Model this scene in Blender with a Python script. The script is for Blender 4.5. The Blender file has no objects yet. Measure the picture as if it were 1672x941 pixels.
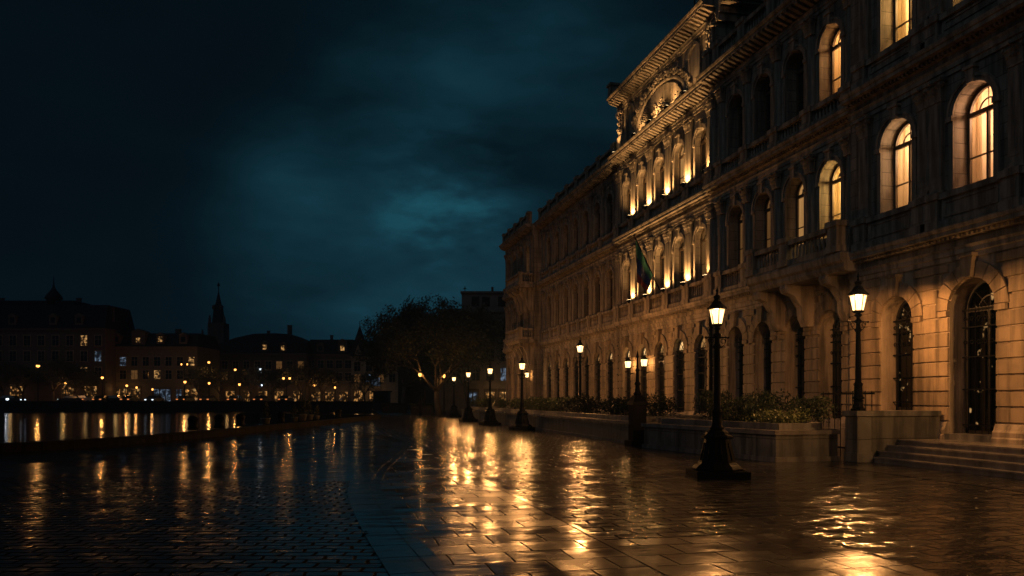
import bpy, bmesh, math, random
from mathutils import Vector, Matrix
rnd = random.Random(11)
PI = math.pi
S = bpy.context.scene
COL = S.collection

# ------------------------------------------------------------------ camera, sky, exposure
FPX, HZ, EYE = 1300.0, 650.0, 1.75
YAW = math.atan((836 - 530) / FPX)
cam_d = bpy.data.cameras.new('camera')
cam = bpy.data.objects.new('camera', cam_d); COL.objects.link(cam)
cam.location = (0, 0, EYE); cam.rotation_euler = (PI/2, 0, -YAW)
cam_d.sensor_width = 36; cam_d.lens = FPX / 1672 * 36
cam_d.shift_y = (HZ - 470.5) / 1672
cam_d.clip_end = 3000; cam_d.clip_start = .05
S.camera = cam
FV = Vector((math.sin(YAW), math.cos(YAW), 0)); RV = Vector((math.cos(YAW), -math.sin(YAW), 0))
def at(u, D, z=0.0):
    """a place D metres ahead of the photographer's spot along the street axis, at bearing u"""
    p = FV*D + RV*(D*(u-836)/FPX); return Vector((p.x, p.y, z))

S.view_settings.view_transform = 'Standard'; S.view_settings.look = 'None'
S.view_settings.exposure = 0; S.view_settings.gamma = 1
S.cycles.use_denoising = True
S.cycles.max_bounces = 6; S.cycles.diffuse_bounces = 2; S.cycles.glossy_bounces = 3
S.cycles.transparent_max_bounces = 12; S.cycles.sample_clamp_indirect = 3; S.cycles.sample_clamp_direct = 0
S.cycles.caustics_reflective = False; S.cycles.caustics_refractive = False
S.cycles.use_light_tree = True

W = bpy.data.worlds.new('World'); S.world = W; W.use_nodes = True
def N(nt, t, **kw):
    n = nt.nodes.new(t)
    for k, v in kw.items():
        if k in n.inputs: n.inputs[k].default_value = v
        else: setattr(n, k, v)
    return n
def L(nt, a, ao, b, bi): nt.links.new(a.outputs[ao], b.inputs[bi])
def ramp(nt, stops, interp='LINEAR'):
    r = nt.nodes.new('ShaderNodeValToRGB'); r.color_ramp.interpolation = interp
    e = r.color_ramp.elements
    while len(e) > 1: e.remove(e[0])
    e[0].position = stops[0][0]; e[0].color = (*stops[0][1], 1) if len(stops[0][1]) == 3 else stops[0][1]
    for p, c in stops[1:]:
        x = e.new(p); x.color = (*c, 1)
    return r
def g3(x): return (x, x, x)
HAZE = .0005
wt = W.node_tree; wt.nodes.clear()
wo = N(wt, 'ShaderNodeOutputWorld'); bg = N(wt, 'ShaderNodeBackground', Strength=1.0)
tc = N(wt, 'ShaderNodeTexCoord')
# overcast night sky: cloud sheet seen on a plane overhead, lit by the glow of the city beyond
sep = N(wt, 'ShaderNodeSeparateXYZ'); L(wt, tc, 'Generated', sep, 0)
mp = N(wt, 'ShaderNodeMapping'); mp.inputs['Scale'].default_value = (1.0, 1.0, 2.6); mp.inputs['Location'].default_value = (3.7, 1.9, .6); L(wt, tc, 'Generated', mp, 'Vector')
n1 = N(wt, 'ShaderNodeTexNoise', Scale=2.4, Detail=6.0, Roughness=.5, Distortion=.1); L(wt, mp, 0, n1, 'Vector')
n2 = N(wt, 'ShaderNodeTexNoise', Scale=4.2, Detail=6.0, Roughness=.55, Distortion=.0); L(wt, mp, 0, n2, 'Vector')
def wdir(u, v):
    d = FV + RV*((u-836)/FPX) + Vector((0, 0, (HZ-v)/FPX)); return d.normalized()
def glow(u, v, lo):
    gd = wdir(u, v)
    dt = N(wt, 'ShaderNodeVectorMath', operation='DOT_PRODUCT'); dt.inputs[1].default_value = gd; L(wt, tc, 'Generated', dt, 0)
    mr = N(wt, 'ShaderNodeMapRange', interpolation_type='SMOOTHSTEP'); mr.inputs[1].default_value = lo; mr.inputs[2].default_value = 1.0
    L(wt, dt, 'Value', mr, 0); return mr
ga = glow(830, 410, .925); gb = glow(735, 325, .994); gc = glow(680, 500, .945)
def M2(op, a, b, clamp=False):
    m = N(wt, 'ShaderNodeMath', operation=op, use_clamp=clamp)
    for i, x in enumerate((a, b)):
        if isinstance(x, (int, float)): m.inputs[i].default_value = x
        else: wt.links.new(x, m.inputs[i])
    return m.outputs[0]
r1 = ramp(wt, [(.32, g3(.22)), (.5, g3(.60)), (.68, g3(.98))]); L(wt, n1, 'Fac', r1, 0)
r2 = ramp(wt, [(.32, g3(.60)), (.68, g3(1.30))]); L(wt, n2, 'Fac', r2, 0)
cl = M2('MULTIPLY', r1.outputs[0], r2.outputs[0])
g1 = M2('ADD', M2('MULTIPLY', ga.outputs[0], .52), M2('MULTIPLY', gc.outputs[0], .22))
amp = M2('ADD', g1, .075)
val = M2('MULTIPLY', cl, amp)
r3 = ramp(wt, [(.42, g3(0)), (.62, g3(1))]); L(wt, n2, 'Fac', r3, 0)
val = M2('ADD', val, M2('MULTIPLY', M2('MULTIPLY', gb.outputs[0], r3.outputs[0]), .50))
colr = ramp(wt, [(0, (.0012, .0036, .0055)), (.10, (.0016, .0070, .0110)), (.5, (.0060, .0350, .0530)), (1, (.0150, .1050, .1450))])
wt.links.new(val, colr.inputs[0])
L(wt, colr, 0, bg, 'Color'); L(wt, bg, 0, wo, 0)
# added soft bluish sun as cool fill on the facade, no moon in view
sd = bpy.data.lights.new('cool_fill', 'SUN'); sd.energy = .11; sd.angle = math.radians(50); sd.color = (.62, .80, 1.0)
so = bpy.data.objects.new('cool_fill', sd); COL.objects.link(so); so.rotation_euler = Vector((.75, .45, -.62)).to_track_quat('-Z', 'Y').to_euler()

# ------------------------------------------------------------------ mesh builder
class MB:
    def __init__(s): s.v = []; s.f = []; s.sm = []
    def add(s, vs, fs, smooth=False):
        o = len(s.v); s.v += [tuple(p) for p in vs]; s.f += [tuple(i+o for i in f) for f in fs]; s.sm += [smooth]*len(fs); return s
    def box(s, x0, x1, y0, y1, z0, z1):
        return s.add([(x, y, z) for z in (z0, z1) for y in (y0, y1) for x in (x0, x1)],
                     [(0, 2, 3, 1), (4, 5, 7, 6), (0, 1, 5, 4), (2, 6, 7, 3), (0, 4, 6, 2), (1, 3, 7, 5)])
    def frus(s, x, y, z0, z1, a0, b0, a1, b1):
        vs = [(x+i*a0, y+j*b0, z0) for i, j in ((-1, -1), (1, -1), (1, 1), (-1, 1))] + [(x+i*a1, y+j*b1, z1) for i, j in ((-1, -1), (1, -1), (1, 1), (-1, 1))]
        return s.add(vs, [(3, 2, 1, 0), (4, 5, 6, 7)] + [(i, (i+1) % 4, 4+(i+1) % 4, 4+i) for i in range(4)])
    def lathe(s, prof, n=12, c=(0, 0, 0), ph=0, smooth=True, a0=0, a1=2*PI):
        full = abs(a1-a0-2*PI) < 1e-6; m = n if full else n+1
        vs = []
        for r, z in prof:
            for k in range(m):
                a = a0 + ph + (a1-a0)*k/n; vs.append((c[0]+r*math.cos(a), c[1]+r*math.sin(a), c[2]+z))
        fs = []
        for i in range(len(prof)-1):
            for k in range(n):
                k2 = (k+1) % m; fs.append((i*m+k, i*m+k2, (i+1)*m+k2, (i+1)*m+k))
        s.add(vs, fs, smooth)
        if full:
            o = len(s.v)-len(vs)
            s.f += [tuple(o+k for k in reversed(range(n))), tuple(o+(len(prof)-1)*m+k for k in range(n))]; s.sm += [False]*2
        return s
    def tube(s, pts, rad, n=6, smooth=True):
        pts = [Vector(p) for p in pts]; R = rad if isinstance(rad, (list, tuple)) else [rad]*len(pts)
        vs = []
        for i, p in enumerate(pts):
            d = (pts[min(i+1, len(pts)-1)] - pts[max(i-1, 0)]).normalized()
            a = Vector((0, 0, 1)) if abs(d.z) < .9 else Vector((1, 0, 0))
            x = d.cross(a).normalized(); y = d.cross(x)
            for k in range(n):
                t = 2*PI*k/n; vs.append(p + (x*math.cos(t)+y*math.sin(t))*R[i])
        fs = [(i*n+k, i*n+(k+1) % n, (i+1)*n+(k+1) % n, (i+1)*n+k) for i in range(len(pts)-1) for k in range(n)]
        fs += [tuple(reversed(range(n))), tuple((len(pts)-1)*n+k for k in range(n))]
        return s.add(vs, fs, smooth)
    def prof_y(s, prof, y0, y1, X=0.0, sgn=-1):
        """extrude a (d, z) outline along y; d points out of the wall (towards -x)"""
        n = len(prof); vs = [(X+sgn*d, y0, z) for d, z in prof] + [(X+sgn*d, y1, z) for d, z in prof]
        fs = [(i, (i+1) % n, n+(i+1) % n, n+i) for i in range(n)] + [tuple(range(n)), tuple(reversed(range(n, 2*n)))]
        return s.add(vs, fs)
    def poly_prism(s, pts, z0, z1):
        n = len(pts); vs = [(p[0], p[1], z0) for p in pts] + [(p[0], p[1], z1) for p in pts]
        return s.add(vs, [tuple(reversed(range(n))), tuple(range(n, 2*n))] + [(i, (i+1) % n, n+(i+1) % n, n+i) for i in range(n)])
    def mesh(s, name, mat, recalc=True):
        me = bpy.data.meshes.new(name); me.from_pydata([tuple(v) for v in s.v], [], s.f)
        me.polygons.foreach_set('use_smooth', s.sm); me.update()
        if recalc:
            bm = bmesh.new(); bm.from_mesh(me); bmesh.ops.recalc_face_normals(bm, faces=bm.faces); bm.to_mesh(me); bm.free()
        if mat: me.materials.append(mat)
        return me
    def build(s, name, mat, parent=None, loc=(0, 0, 0), recalc=True, **kw):
        o = bpy.data.objects.new(name, s.mesh(name, mat, recalc)); COL.objects.link(o)
        o.location = loc
        if parent: o.parent = parent
        for k, v in kw.items(): o[k] = v
        return o
def inst(name, me, parent, loc, rz=0, sc=None):
    o = bpy.data.objects.new(name, me); COL.objects.link(o); o.parent = parent; o.location = loc; o.rotation_euler = (0, 0, rz)
    if sc: o.scale = sc
    return o
def thing(name, label, cat, loc=(0, 0, 0), rz=0, group=None):
    o = bpy.data.objects.new(name, None); COL.objects.link(o); o.location = loc; o.rotation_euler = (0, 0, rz)
    o.empty_display_size = .3; tag(o, label, cat, group); return o
def tag(o, label, cat, group=None):
    o['label'] = label; o['category'] = cat
    if group: o['group'] = group
    return o
def copy_tree(o, parent=None):
    c = o.copy(); COL.objects.link(c)
    if parent: c.parent = parent
    for ch in list(o.children): copy_tree(ch, c)
    return c
def light(kind, name, loc, watts, col, parent=None, radius=.08, **kw):
    d = bpy.data.lights.new(name, kind); d.energy = watts; d.color = col; d.shadow_soft_size = radius
    for k, v in kw.items(): setattr(d, k, v)
    o = bpy.data.objects.new(name, d); COL.objects.link(o); o.location = loc
    if parent: o.parent = parent
    return o

# ------------------------------------------------------------------ materials
def new_mat(name):
    m = bpy.data.materials.new(name); m.use_nodes = True; nt = m.node_tree; nt.nodes.clear()
    out = N(nt, 'ShaderNodeOutputMaterial'); b = N(nt, 'ShaderNodeBsdfPrincipled'); L(nt, b, 0, out, 0)
    return m, nt, b
def plain(name, col, rough=.6, metal=0.0, nscale=4.0, var=.25, bump=.2, spec=.5):
    m, nt, b = new_mat(name)
    t = N(nt, 'ShaderNodeTexCoord'); n = N(nt, 'ShaderNodeTexNoise', Scale=nscale, Detail=5.0, Roughness=.6); L(nt, t, 'Object', n, 'Vector')
    r = ramp(nt, [(.3, tuple(c*(1-var) for c in col)), (.7, tuple(min(1, c*(1+var)) for c in col))]); L(nt, n, 'Fac', r, 0)
    L(nt, r, 0, b, 'Base Color'); b.inputs['Roughness'].default_value = rough; b.inputs['Metallic'].default_value = metal
    b.inputs['Specular IOR Level'].default_value = spec
    if bump:
        bp = N(nt, 'ShaderNodeBump', Strength=bump, Distance=.02); L(nt, n, 'Fac', bp, 'Height'); L(nt, bp, 0, b, 'Normal')
    return m
def stone(name, c0, c1, stain=.5, rough=.72, joints=None, shift=(0, 0, 0), mortar=.012):
    m, nt, b = new_mat(name)
    t = N(nt, 'ShaderNodeTexCoord')
    n = N(nt, 'ShaderNodeTexNoise', Scale=1.1, Detail=8.0, Roughness=.65); L(nt, t, 'Object', n, 'Vector')
    r = ramp(nt, [(.3, c0), (.7, c1)]); L(nt, n, 'Fac', r, 0)
    mp = N(nt, 'ShaderNodeMapping'); mp.inputs['Scale'].default_value = (2.6, 2.6, .22); L(nt, t, 'Object', mp, 0)
    n2 = N(nt, 'ShaderNodeTexNoise', Scale=1.3, Detail=7.0, Roughness=.62); L(nt, mp, 0, n2, 'Vector')
    r2 = ramp(nt, [(.38, g3(1-stain)), (.58, g3(1))]); L(nt, n2, 'Fac', r2, 0)
    mx = N(nt, 'ShaderNodeMix', data_type='RGBA', blend_type='MULTIPLY'); mx.inputs[0].default_value = 1
    nt.links.new(r.outputs[0], mx.inputs[6]); nt.links.new(r2.outputs[0], mx.inputs[7])
    res = mx.outputs[2]
    n3 = N(nt, 'ShaderNodeTexNoise', Scale=22.0, Detail=6.0, Roughness=.7); L(nt, t, 'Object', n3, 'Vector')
    hgt = n3.outputs['Fac']
    if joints:
        bw, bh, axis = joints
        mp2 = N(nt, 'ShaderNodeMapping'); mp2.inputs['Rotation'].default_value = axis; mp2.inputs['Location'].default_value = shift; L(nt, t, 'Object', mp2, 0)
        br = N(nt, 'ShaderNodeTexBrick', Scale=1.0); br.inputs['Brick Width'].default_value = bw; br.inputs['Row Height'].default_value = bh
        br.inputs['Mortar Size'].default_value = mortar; br.inputs['Mortar Smooth'].default_value = .3
        br.inputs['Color1'].default_value = (.72, .72, .72, 1); br.inputs['Color2'].default_value = (1, 1, 1, 1); br.inputs['Mortar'].default_value = (.3, .28, .26, 1)
        L(nt, mp2, 0, br, 'Vector')
        mx2 = N(nt, 'ShaderNodeMix', data_type='RGBA', blend_type='MULTIPLY'); mx2.inputs[0].default_value = 1
        nt.links.new(res, mx2.inputs[6]); L(nt, br, 'Color', mx2, 7); res = mx2.outputs[2]
        mm = N(nt, 'ShaderNodeMath', operation='MULTIPLY_ADD'); mm.inputs[1].default_value = -2.5
        L(nt, br, 'Fac', mm, 0); nt.links.new(hgt, mm.inputs[2]); hgt = mm.outputs[0]
    nt.links.new(res, b.inputs['Base Color'])
    b.inputs['Roughness'].default_value = rough
    bp = N(nt, 'ShaderNodeBump', Strength=.45, Distance=.012); nt.links.new(hgt, bp.inputs['Height']); L(nt, bp, 0, b, 'Normal')
    return m
def emit(name, col, st, clear=0.0, nee=False):
    m = bpy.data.materials.new(name); m.use_nodes = True; nt = m.node_tree; nt.nodes.clear()
    out = N(nt, 'ShaderNodeOutputMaterial'); e = N(nt, 'ShaderNodeEmission', Strength=st); e.inputs['Color'].default_value = (*col, 1)
    if clear:
        tr = N(nt, 'ShaderNodeBsdfTransparent'); tr.inputs[0].default_value = (*g3(clear), 1)
        a = N(nt, 'ShaderNodeAddShader'); L(nt, e, 0, a, 0); L(nt, tr, 0, a, 1); L(nt, a, 0, out, 0)
    else: L(nt, e, 0, out, 0)
    m.cycles.emission_sampling = 'FRONT_BACK' if nee else 'NONE'
    return m
def lit_window(name, col, st):
    """a curtained lit room behind a pane: soft vertical folds and a warmer top"""
    m = bpy.data.materials.new(name); m.use_nodes = True; nt = m.node_tree; nt.nodes.clear()
    out = N(nt, 'ShaderNodeOutputMaterial'); e = N(nt, 'ShaderNodeEmission', Strength=st)
    t = N(nt, 'ShaderNodeTexCoord'); mp = N(nt, 'ShaderNodeMapping'); mp.inputs['Scale'].default_value = (1, 5.5, .35); L(nt, t, 'Object', mp, 0)
    n = N(nt, 'ShaderNodeTexNoise', Scale=1.6, Detail=3.0); L(nt, mp, 0, n, 'Vector')
    r = ramp(nt, [(.3, tuple(c*.62 for c in col)), (.6, col)]); L(nt, n, 'Fac', r, 0); L(nt, r, 0, e, 'Color')
    gl = N(nt, 'ShaderNodeBsdfGlossy', Roughness=.05); gl.inputs[0].default_value = (.04, .04, .04, 1)
    a = N(nt, 'ShaderNodeAddShader'); L(nt, e, 0, a, 0); L(nt, gl, 0, a, 1); L(nt, a, 0, out, 0)
    m.cycles.emission_sampling = 'FRONT_BACK'
    return m
M = {}
M['stone'] = stone('limestone', (.25, .20, .15), (.42, .34, .255), .68)
M['stone_wall'] = stone('limestone_ashlar', (.24, .19, .145), (.40, .33, .245), .68, joints=(1.1, .42, (0, PI/2, PI/2)))
M['rust'] = stone('limestone_courses', (.22, .165, .11), (.42, .315, .205), .62, joints=(1.25, .415, (0, PI/2, PI/2)), shift=(0, -1.1, 0), mortar=0.0)
M['granite'] = stone('wet_granite', (.10, .095, .09), (.2, .19, .175), .6, .45)
M['coping'] = stone('wet_coping', (.12, .11, .10), (.22, .20, .18), .4, .22)
M['granite_wall'] = stone('wet_granite_slabs', (.09, .088, .082), (.21, .20, .18), .65, .42, joints=(.8, .62, (0, PI/2, PI/2)))
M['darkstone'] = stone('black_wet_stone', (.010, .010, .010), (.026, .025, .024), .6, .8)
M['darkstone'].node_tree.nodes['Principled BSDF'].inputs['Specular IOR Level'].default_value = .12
M['iron'] = plain('black_iron', (.005, .005, .006), .5, .0, 30, .3, .15, .05)
M['wood'] = plain('dark_window_frame', (.09, .06, .035), .5, 0, 9, .3, .1)
M['darkframe'] = plain('black_door_frame', (.014, .012, .011), .4, 0, 9, .3, .1)
M['slate'] = plain('slate_roof', (.014, .016, .020), .85, 0, 3, .35, .4, .1)
def glass_mat(name, col):
    m, nt, b = new_mat(name); b.inputs['Base Color'].default_value = (*col, 1); b.inputs['Roughness'].default_value = .06
    t = N(nt, 'ShaderNodeTexCoord'); n = N(nt, 'ShaderNodeTexNoise', Scale=2.2, Detail=2.0); L(nt, t, 'Object', n, 'Vector')
    bp = N(nt, 'ShaderNodeBump', Strength=.12, Distance=.03); L(nt, n, 'Fac', bp, 'Height'); L(nt, bp, 0, b, 'Normal'); return m
M['glass'] = glass_mat('dark_window_glass', (.008, .009, .011))
WARM = (1.0, .60, .25); SODIUM = (1.0, .43, .11)
M['lit'] = lit_window('lit_window', (1.0, .58, .225), 1.3)
M['litdim'] = lit_window('dim_lit_window', (1.0, .50, .16), .42)
M['litfaint'] = lit_window('faint_lit_window', (1.0, .46, .14), .12)
def patchy(name, col, st, scale, lo, hi, base=.0):
    m = bpy.data.materials.new(name); m.use_nodes = True; nt = m.node_tree; nt.nodes.clear()
    out = N(nt, 'ShaderNodeOutputMaterial'); e = N(nt, 'ShaderNodeEmission')
    t = N(nt, 'ShaderNodeTexCoord'); oi = N(nt, 'ShaderNodeObjectInfo'); ad = N(nt, 'ShaderNodeVectorMath', operation='ADD'); L(nt, t, 'Object', ad, 0); L(nt, oi, 'Location', ad, 1)
    n = N(nt, 'ShaderNodeTexNoise', Scale=scale, Detail=2.0, Roughness=.6); L(nt, ad, 0, n, 'Vector')
    r = ramp(nt, [(lo, g3(base)), (hi, g3(1))]); L(nt, n, 'Fac', r, 0)
    mu = N(nt, 'ShaderNodeMath', operation='MULTIPLY'); mu.inputs[1].default_value = st; L(nt, r, 0, mu, 0); L(nt, mu, 0, e, 'Strength'); e.inputs[0].default_value = (*col, 1)
    gl = N(nt, 'ShaderNodeBsdfGlossy', Roughness=.06); gl.inputs[0].default_value = (.05, .05, .05, 1)
    a = N(nt, 'ShaderNodeAddShader'); L(nt, e, 0, a, 0); L(nt, gl, 0, a, 1); L(nt, a, 0, out, 0); m.cycles.emission_sampling = 'NONE'; return m
M['glint'] = patchy('glass_with_lights_inside', (1.0, .55, .2), .7, 3.2, .64, .80)
M['lampglass'] = emit('lantern_glass', (1.0, .62, .24), 2.1, .85)
M['lampglobe'] = emit('far_lantern_glass', (1.0, .39, .08), 4.0)
M['whitelamp'] = emit('white_lamp_glass', (.75, .88, 1.0), 2.2)
M['spotglass'] = emit('floodlight_lens', (1.0, .66, .3), 9.0)
M['farwin'] = patchy('far_lit_window', (1.0, .52, .17), .7, 1.9, .48, .66, .02)
M['farwinblue'] = patchy('far_cool_lit_window', (.5, .7, 1.0), .28, 1.9, .48, .68, .04)
M['shop'] = patchy('shop_light', (1.0, .46, .13), .9, 1.6, .52, .78, .012)
M['tail'] = emit('tail_light', (1.0, .30, .08), .9)
M['headlight'] = emit('car_headlight', (.7, .85, 1.0), 2.0)
M['bark'] = plain('bark', (.055, .042, .03), .85, 0, 14, .4, .6)
M['leaf'] = plain('dark_foliage', (.028, .034, .016), .6, 0, 3, .5, 0)
M['hedge'] = plain('hedge_leaf', (.015, .024, .009), .55, 0, 6, .5, 0, .3)
M['hedgelit'] = plain('lamplit_hedge_leaf', (.06, .075, .02), .5, 0, 6, .4, 0)  # hedge leaf again, with lamp light painted in as a brighter yellow green
M['soil'] = plain('soil', (.03, .022, .016), .9)
M['brickA'] = plain('old_brick', (0.066, 0.041, 0.033), .85, 0, 2, .3, .2)
M['plasterB'] = plain('ochre_plaster', (0.121, 0.085, 0.055), .85, 0, 1.5, .25, .2)
M['plasterC'] = plain('brown_plaster', (0.077, 0.052, 0.039), .85, 0, 1.5, .25, .2)
M['plasterE'] = plain('pale_sandstone', (0.195, 0.150, 0.105), .85, 0, 1.5, .25, .2)
M['plasterF'] = plain('grey_rose_plaster', (0.180, 0.143, 0.124), .85, 0, 1.2, .25, .2)
M['carpaint'] = plain('dark_car_paint', (.02, .021, .025), .25, .2, 3, .15, 0)
M['carpale'] = plain('silver_car_paint', (.22, .22, .23), .3, .4, 3, .1, 0)
M['tyre'] = plain('tyre', (.012, .012, .012), .8)

def paving(name, bw, bh, mortar, c0, c1, wet, wave, tilt, rot=0.0, offset=.5, distort=0.0, jd=1.0, rlo=.09, rhi=.34, lean=.03, grit=.0010, det=3.0):
    m, nt, b = new_mat(name)
    t = N(nt, 'ShaderNodeTexCoord'); mp = N(nt, 'ShaderNodeMapping'); mp.inputs['Rotation'].default_value = (0, 0, rot); L(nt, t, 'Object', mp, 0)
    vec = mp.outputs[0]
    nd = N(nt, 'ShaderNodeTexNoise', Scale=2.2, Detail=3.0); nt.links.new(vec, nd.inputs['Vector'])
    if distort:
        sub = N(nt, 'ShaderNodeVectorMath', operation='SUBTRACT'); sub.inputs[1].default_value = g3(.5); L(nt, nd, 'Color', sub, 0)
        sc = N(nt, 'ShaderNodeVectorMath', operation='SCALE'); sc.inputs['Scale'].default_value = distort; L(nt, sub, 0, sc, 0)
        ad = N(nt, 'ShaderNodeVectorMath', operation='ADD'); nt.links.new(vec, ad.inputs[0]); L(nt, sc, 0, ad, 1); vec = ad.outputs[0]
    br = N(nt, 'ShaderNodeTexBrick', Scale=1.0, offset=offset); br.inputs['Brick Width'].default_value = bw; br.inputs['Row Height'].default_value = bh
    br.inputs['Mortar Size'].default_value = mortar; br.inputs['Mortar Smooth'].default_value = .4
    br.inputs['Color1'].default_value = (0, 0, 0, 1); br.inputs['Color2'].default_value = (1, 1, 1, 1); br.inputs['Mortar'].default_value = (.5, .5, .5, 1)
    nt.links.new(vec, br.inputs['Vector'])
    # colour per stone + fine speckle
    rc = ramp(nt, [(0, c0), (1, c1)]); L(nt, br, 'Color', rc, 0)
    sp = N(nt, 'ShaderNodeTexNoise', Scale=60.0, Detail=4.0, Roughness=.7); nt.links.new(vec, sp.inputs['Vector'])
    rs = ramp(nt, [(.3, g3(.6)), (.7, g3(1.25))]); L(nt, sp, 'Fac', rs, 0)
    mx = N(nt, 'ShaderNodeMix', data_type='RGBA', blend_type='MULTIPLY'); mx.inputs[0].default_value = 1
    nt.links.new(rc.outputs[0], mx.inputs[6]); nt.links.new(rs.outputs[0], mx.inputs[7])
    mj = N(nt, 'ShaderNodeMix', data_type='RGBA'); L(nt, br, 'Fac', mj, 0); nt.links.new(mx.outputs[2], mj.inputs[6]); mj.inputs[7].default_value = (.006, .006, .006, 1)
    nt.links.new(mj.outputs[2], b.inputs['Base Color'])
    # puddle film: smooth where water stands
    pn = N(nt, 'ShaderNodeTexNoise', Scale=.55, Detail=6.0, Roughness=.62, Distortion=.8); nt.links.new(mp.outputs[0], pn.inputs['Vector'])
    pr = ramp(nt, [(wet-.10, g3(1)), (wet+.10, g3(0))]); L(nt, pn, 'Fac', pr, 0)      # 1 = dry-ish stone, 0 = water film
    rr = N(nt, 'ShaderNodeMapRange'); rr.inputs[3].default_value = rlo; rr.inputs[4].default_value = rhi; L(nt, pr, 0, rr, 0)
    am = N(nt, 'ShaderNodeMath', operation='MULTIPLY_ADD'); am.inputs[1].default_value = .07; L(nt, br, 'Color', am, 0); nt.links.new(rr.outputs[0], am.inputs[2])
    jr = N(nt, 'ShaderNodeMath', operation='MULTIPLY_ADD', use_clamp=True); jr.inputs[1].default_value = .6; L(nt, br, 'Fac', jr, 0); nt.links.new(am.outputs[0], jr.inputs[2])
    nt.links.new(jr.outputs[0], b.inputs['Roughness'])
    js = N(nt, 'ShaderNodeMapRange'); js.inputs[3].default_value = .5; js.inputs[4].default_value = .03; L(nt, br, 'Fac', js, 0); L(nt, js, 0, b, 'Specular IOR Level'); b.inputs['IOR'].default_value = 1.45
    # relief: rounded stones, waviness, grit
    wn = N(nt, 'ShaderNodeTexNoise', Scale=wave[0], Detail=det, Roughness=.56); 
    mpw = N(nt, 'ShaderNodeMapping'); mpw.inputs['Scale'].default_value = (.55, 1.0, 1.0); L(nt, t, 'Object', mpw, 0); L(nt, mpw, 0, wn, 'Vector')
    b1 = N(nt, 'ShaderNodeBump', Strength=1.0, Distance=wave[1]); L(nt, wn, 'Fac', b1, 'Height')
    inv = N(nt, 'ShaderNodeMath', operation='SUBTRACT'); inv.inputs[0].default_value = 1; L(nt, br, 'Fac', inv, 1)
    hs = N(nt, 'ShaderNodeMath', operation='MULTIPLY'); L(nt, br, 'Color', hs, 0); hs.inputs[1].default_value = tilt
    hh = N(nt, 'ShaderNodeMath', operation='ADD'); L(nt, inv, 0, hh, 0); L(nt, hs, 0, hh, 1)
    b2 = N(nt, 'ShaderNodeBump', Strength=.8, Distance=.008*jd); L(nt, hh, 0, b2, 'Height'); L(nt, b1, 0, b2, 'Normal')
    gs = N(nt, 'ShaderNodeMath', operation='MULTIPLY'); L(nt, sp, 'Fac', gs, 0); L(nt, pr, 0, gs, 1)
    b3 = N(nt, 'ShaderNodeBump', Strength=.5, Distance=.0035); b3.inputs['Distance'].default_value = grit; L(nt, gs, 0, b3, 'Height'); L(nt, b2, 0, b3, 'Normal')
    tl = []
    for f_, o_ in ((37.7, .1), (61.3, .6)):
        a1 = N(nt, 'ShaderNodeMath', operation='MULTIPLY_ADD'); a1.inputs[1].default_value = f_; a1.inputs[2].default_value = o_; L(nt, br, 'Color', a1, 0)
        a2 = N(nt, 'ShaderNodeMath', operation='FRACT'); L(nt, a1, 0, a2, 0)
        a3 = N(nt, 'ShaderNodeMath', operation='MULTIPLY_ADD'); a3.inputs[1].default_value = 2*lean; a3.inputs[2].default_value = -lean; L(nt, a2, 0, a3, 0); tl.append(a3)
    cx = N(nt, 'ShaderNodeCombineXYZ'); L(nt, tl[0], 0, cx, 0); L(nt, tl[1], 0, cx, 1)
    av = N(nt, 'ShaderNodeVectorMath', operation='ADD'); L(nt, b3, 0, av, 0); L(nt, cx, 0, av, 1)
    nv = N(nt, 'ShaderNodeVectorMath', operation='NORMALIZE'); L(nt, av, 0, nv, 0)
    L(nt, nv, 0, b, 'Normal')
    return m
M['flag'] = paving('wet_flagstones', .66, .55, .013, (.018, .017, .016), (.060, .054, .048), .48, (2.0, .017), .4, 0, rlo=.09, rhi=.27, jd=1.4, lean=.018, grit=.0018, distort=.03)
M['sett'] = paving('wet_setts', .60, .30, .022, (.018, .016, .015), (.050, .046, .040), .50, (3.0, .056), .7, distort=.2, jd=1.5, rlo=.045, rhi=.11, lean=.05, det=5.0)
M['cobble'] = paving('wet_cobbles', .34, .20, .024, (.010, .011, .012), (.026, .028, .030), .52, (2.8, .018), .9, rot=YAW, distort=.17, jd=.35, rlo=.07, rhi=.17, lean=.022, grit=.0008)
M['slab'] = paving('wet_rim_slabs', 1.4, .9, .016, (.012, .013, .014), (.026, .027, .028), .52, (1.8, .014), .2, rot=YAW+.5, distort=.05, jd=1.0, rlo=.08, rhi=.15, lean=.010, grit=.0008)
M['borderslab'] = paving('wet_border_slabs', 3.0, 3.0, .0, (.014, .015, .016), (.030, .031, .032), .52, (2.0, .014), .2, rot=.3, rlo=.10, rhi=.16, lean=.002)
M['border'] = plain('wet_border_stone', (.03, .031, .033), .22, 0, 2.5, .35, .25)
M['street'] = plain('wet_asphalt', (.03, .03, .031), .3, 0, 5, .3, .3)
M['earth'] = plain('ground', (.03, .03, .03), .9)
m, nt, b = new_mat('pond_water'); M['water'] = m
b.inputs['Base Color'].default_value = (.004, .007, .010, 1); b.inputs['Roughness'].default_value = .09; b.inputs['IOR'].default_value = 1.33
t = N(nt, 'ShaderNodeTexCoord'); mp = N(nt, 'ShaderNodeMapping'); mp.inputs['Rotation'].default_value = (0, 0, YAW); mp.inputs['Scale'].default_value = (.35, 1, 1); L(nt, t, 'Object', mp, 0)
n = N(nt, 'ShaderNodeTexNoise', Scale=3.2, Detail=4.0, Roughness=.55); L(nt, mp, 0, n, 'Vector')
bp = N(nt, 'ShaderNodeBump', Strength=1.0, Distance=.02); L(nt, n, 'Fac', bp, 'Height'); L(nt, bp, 0, b, 'Normal')

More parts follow.
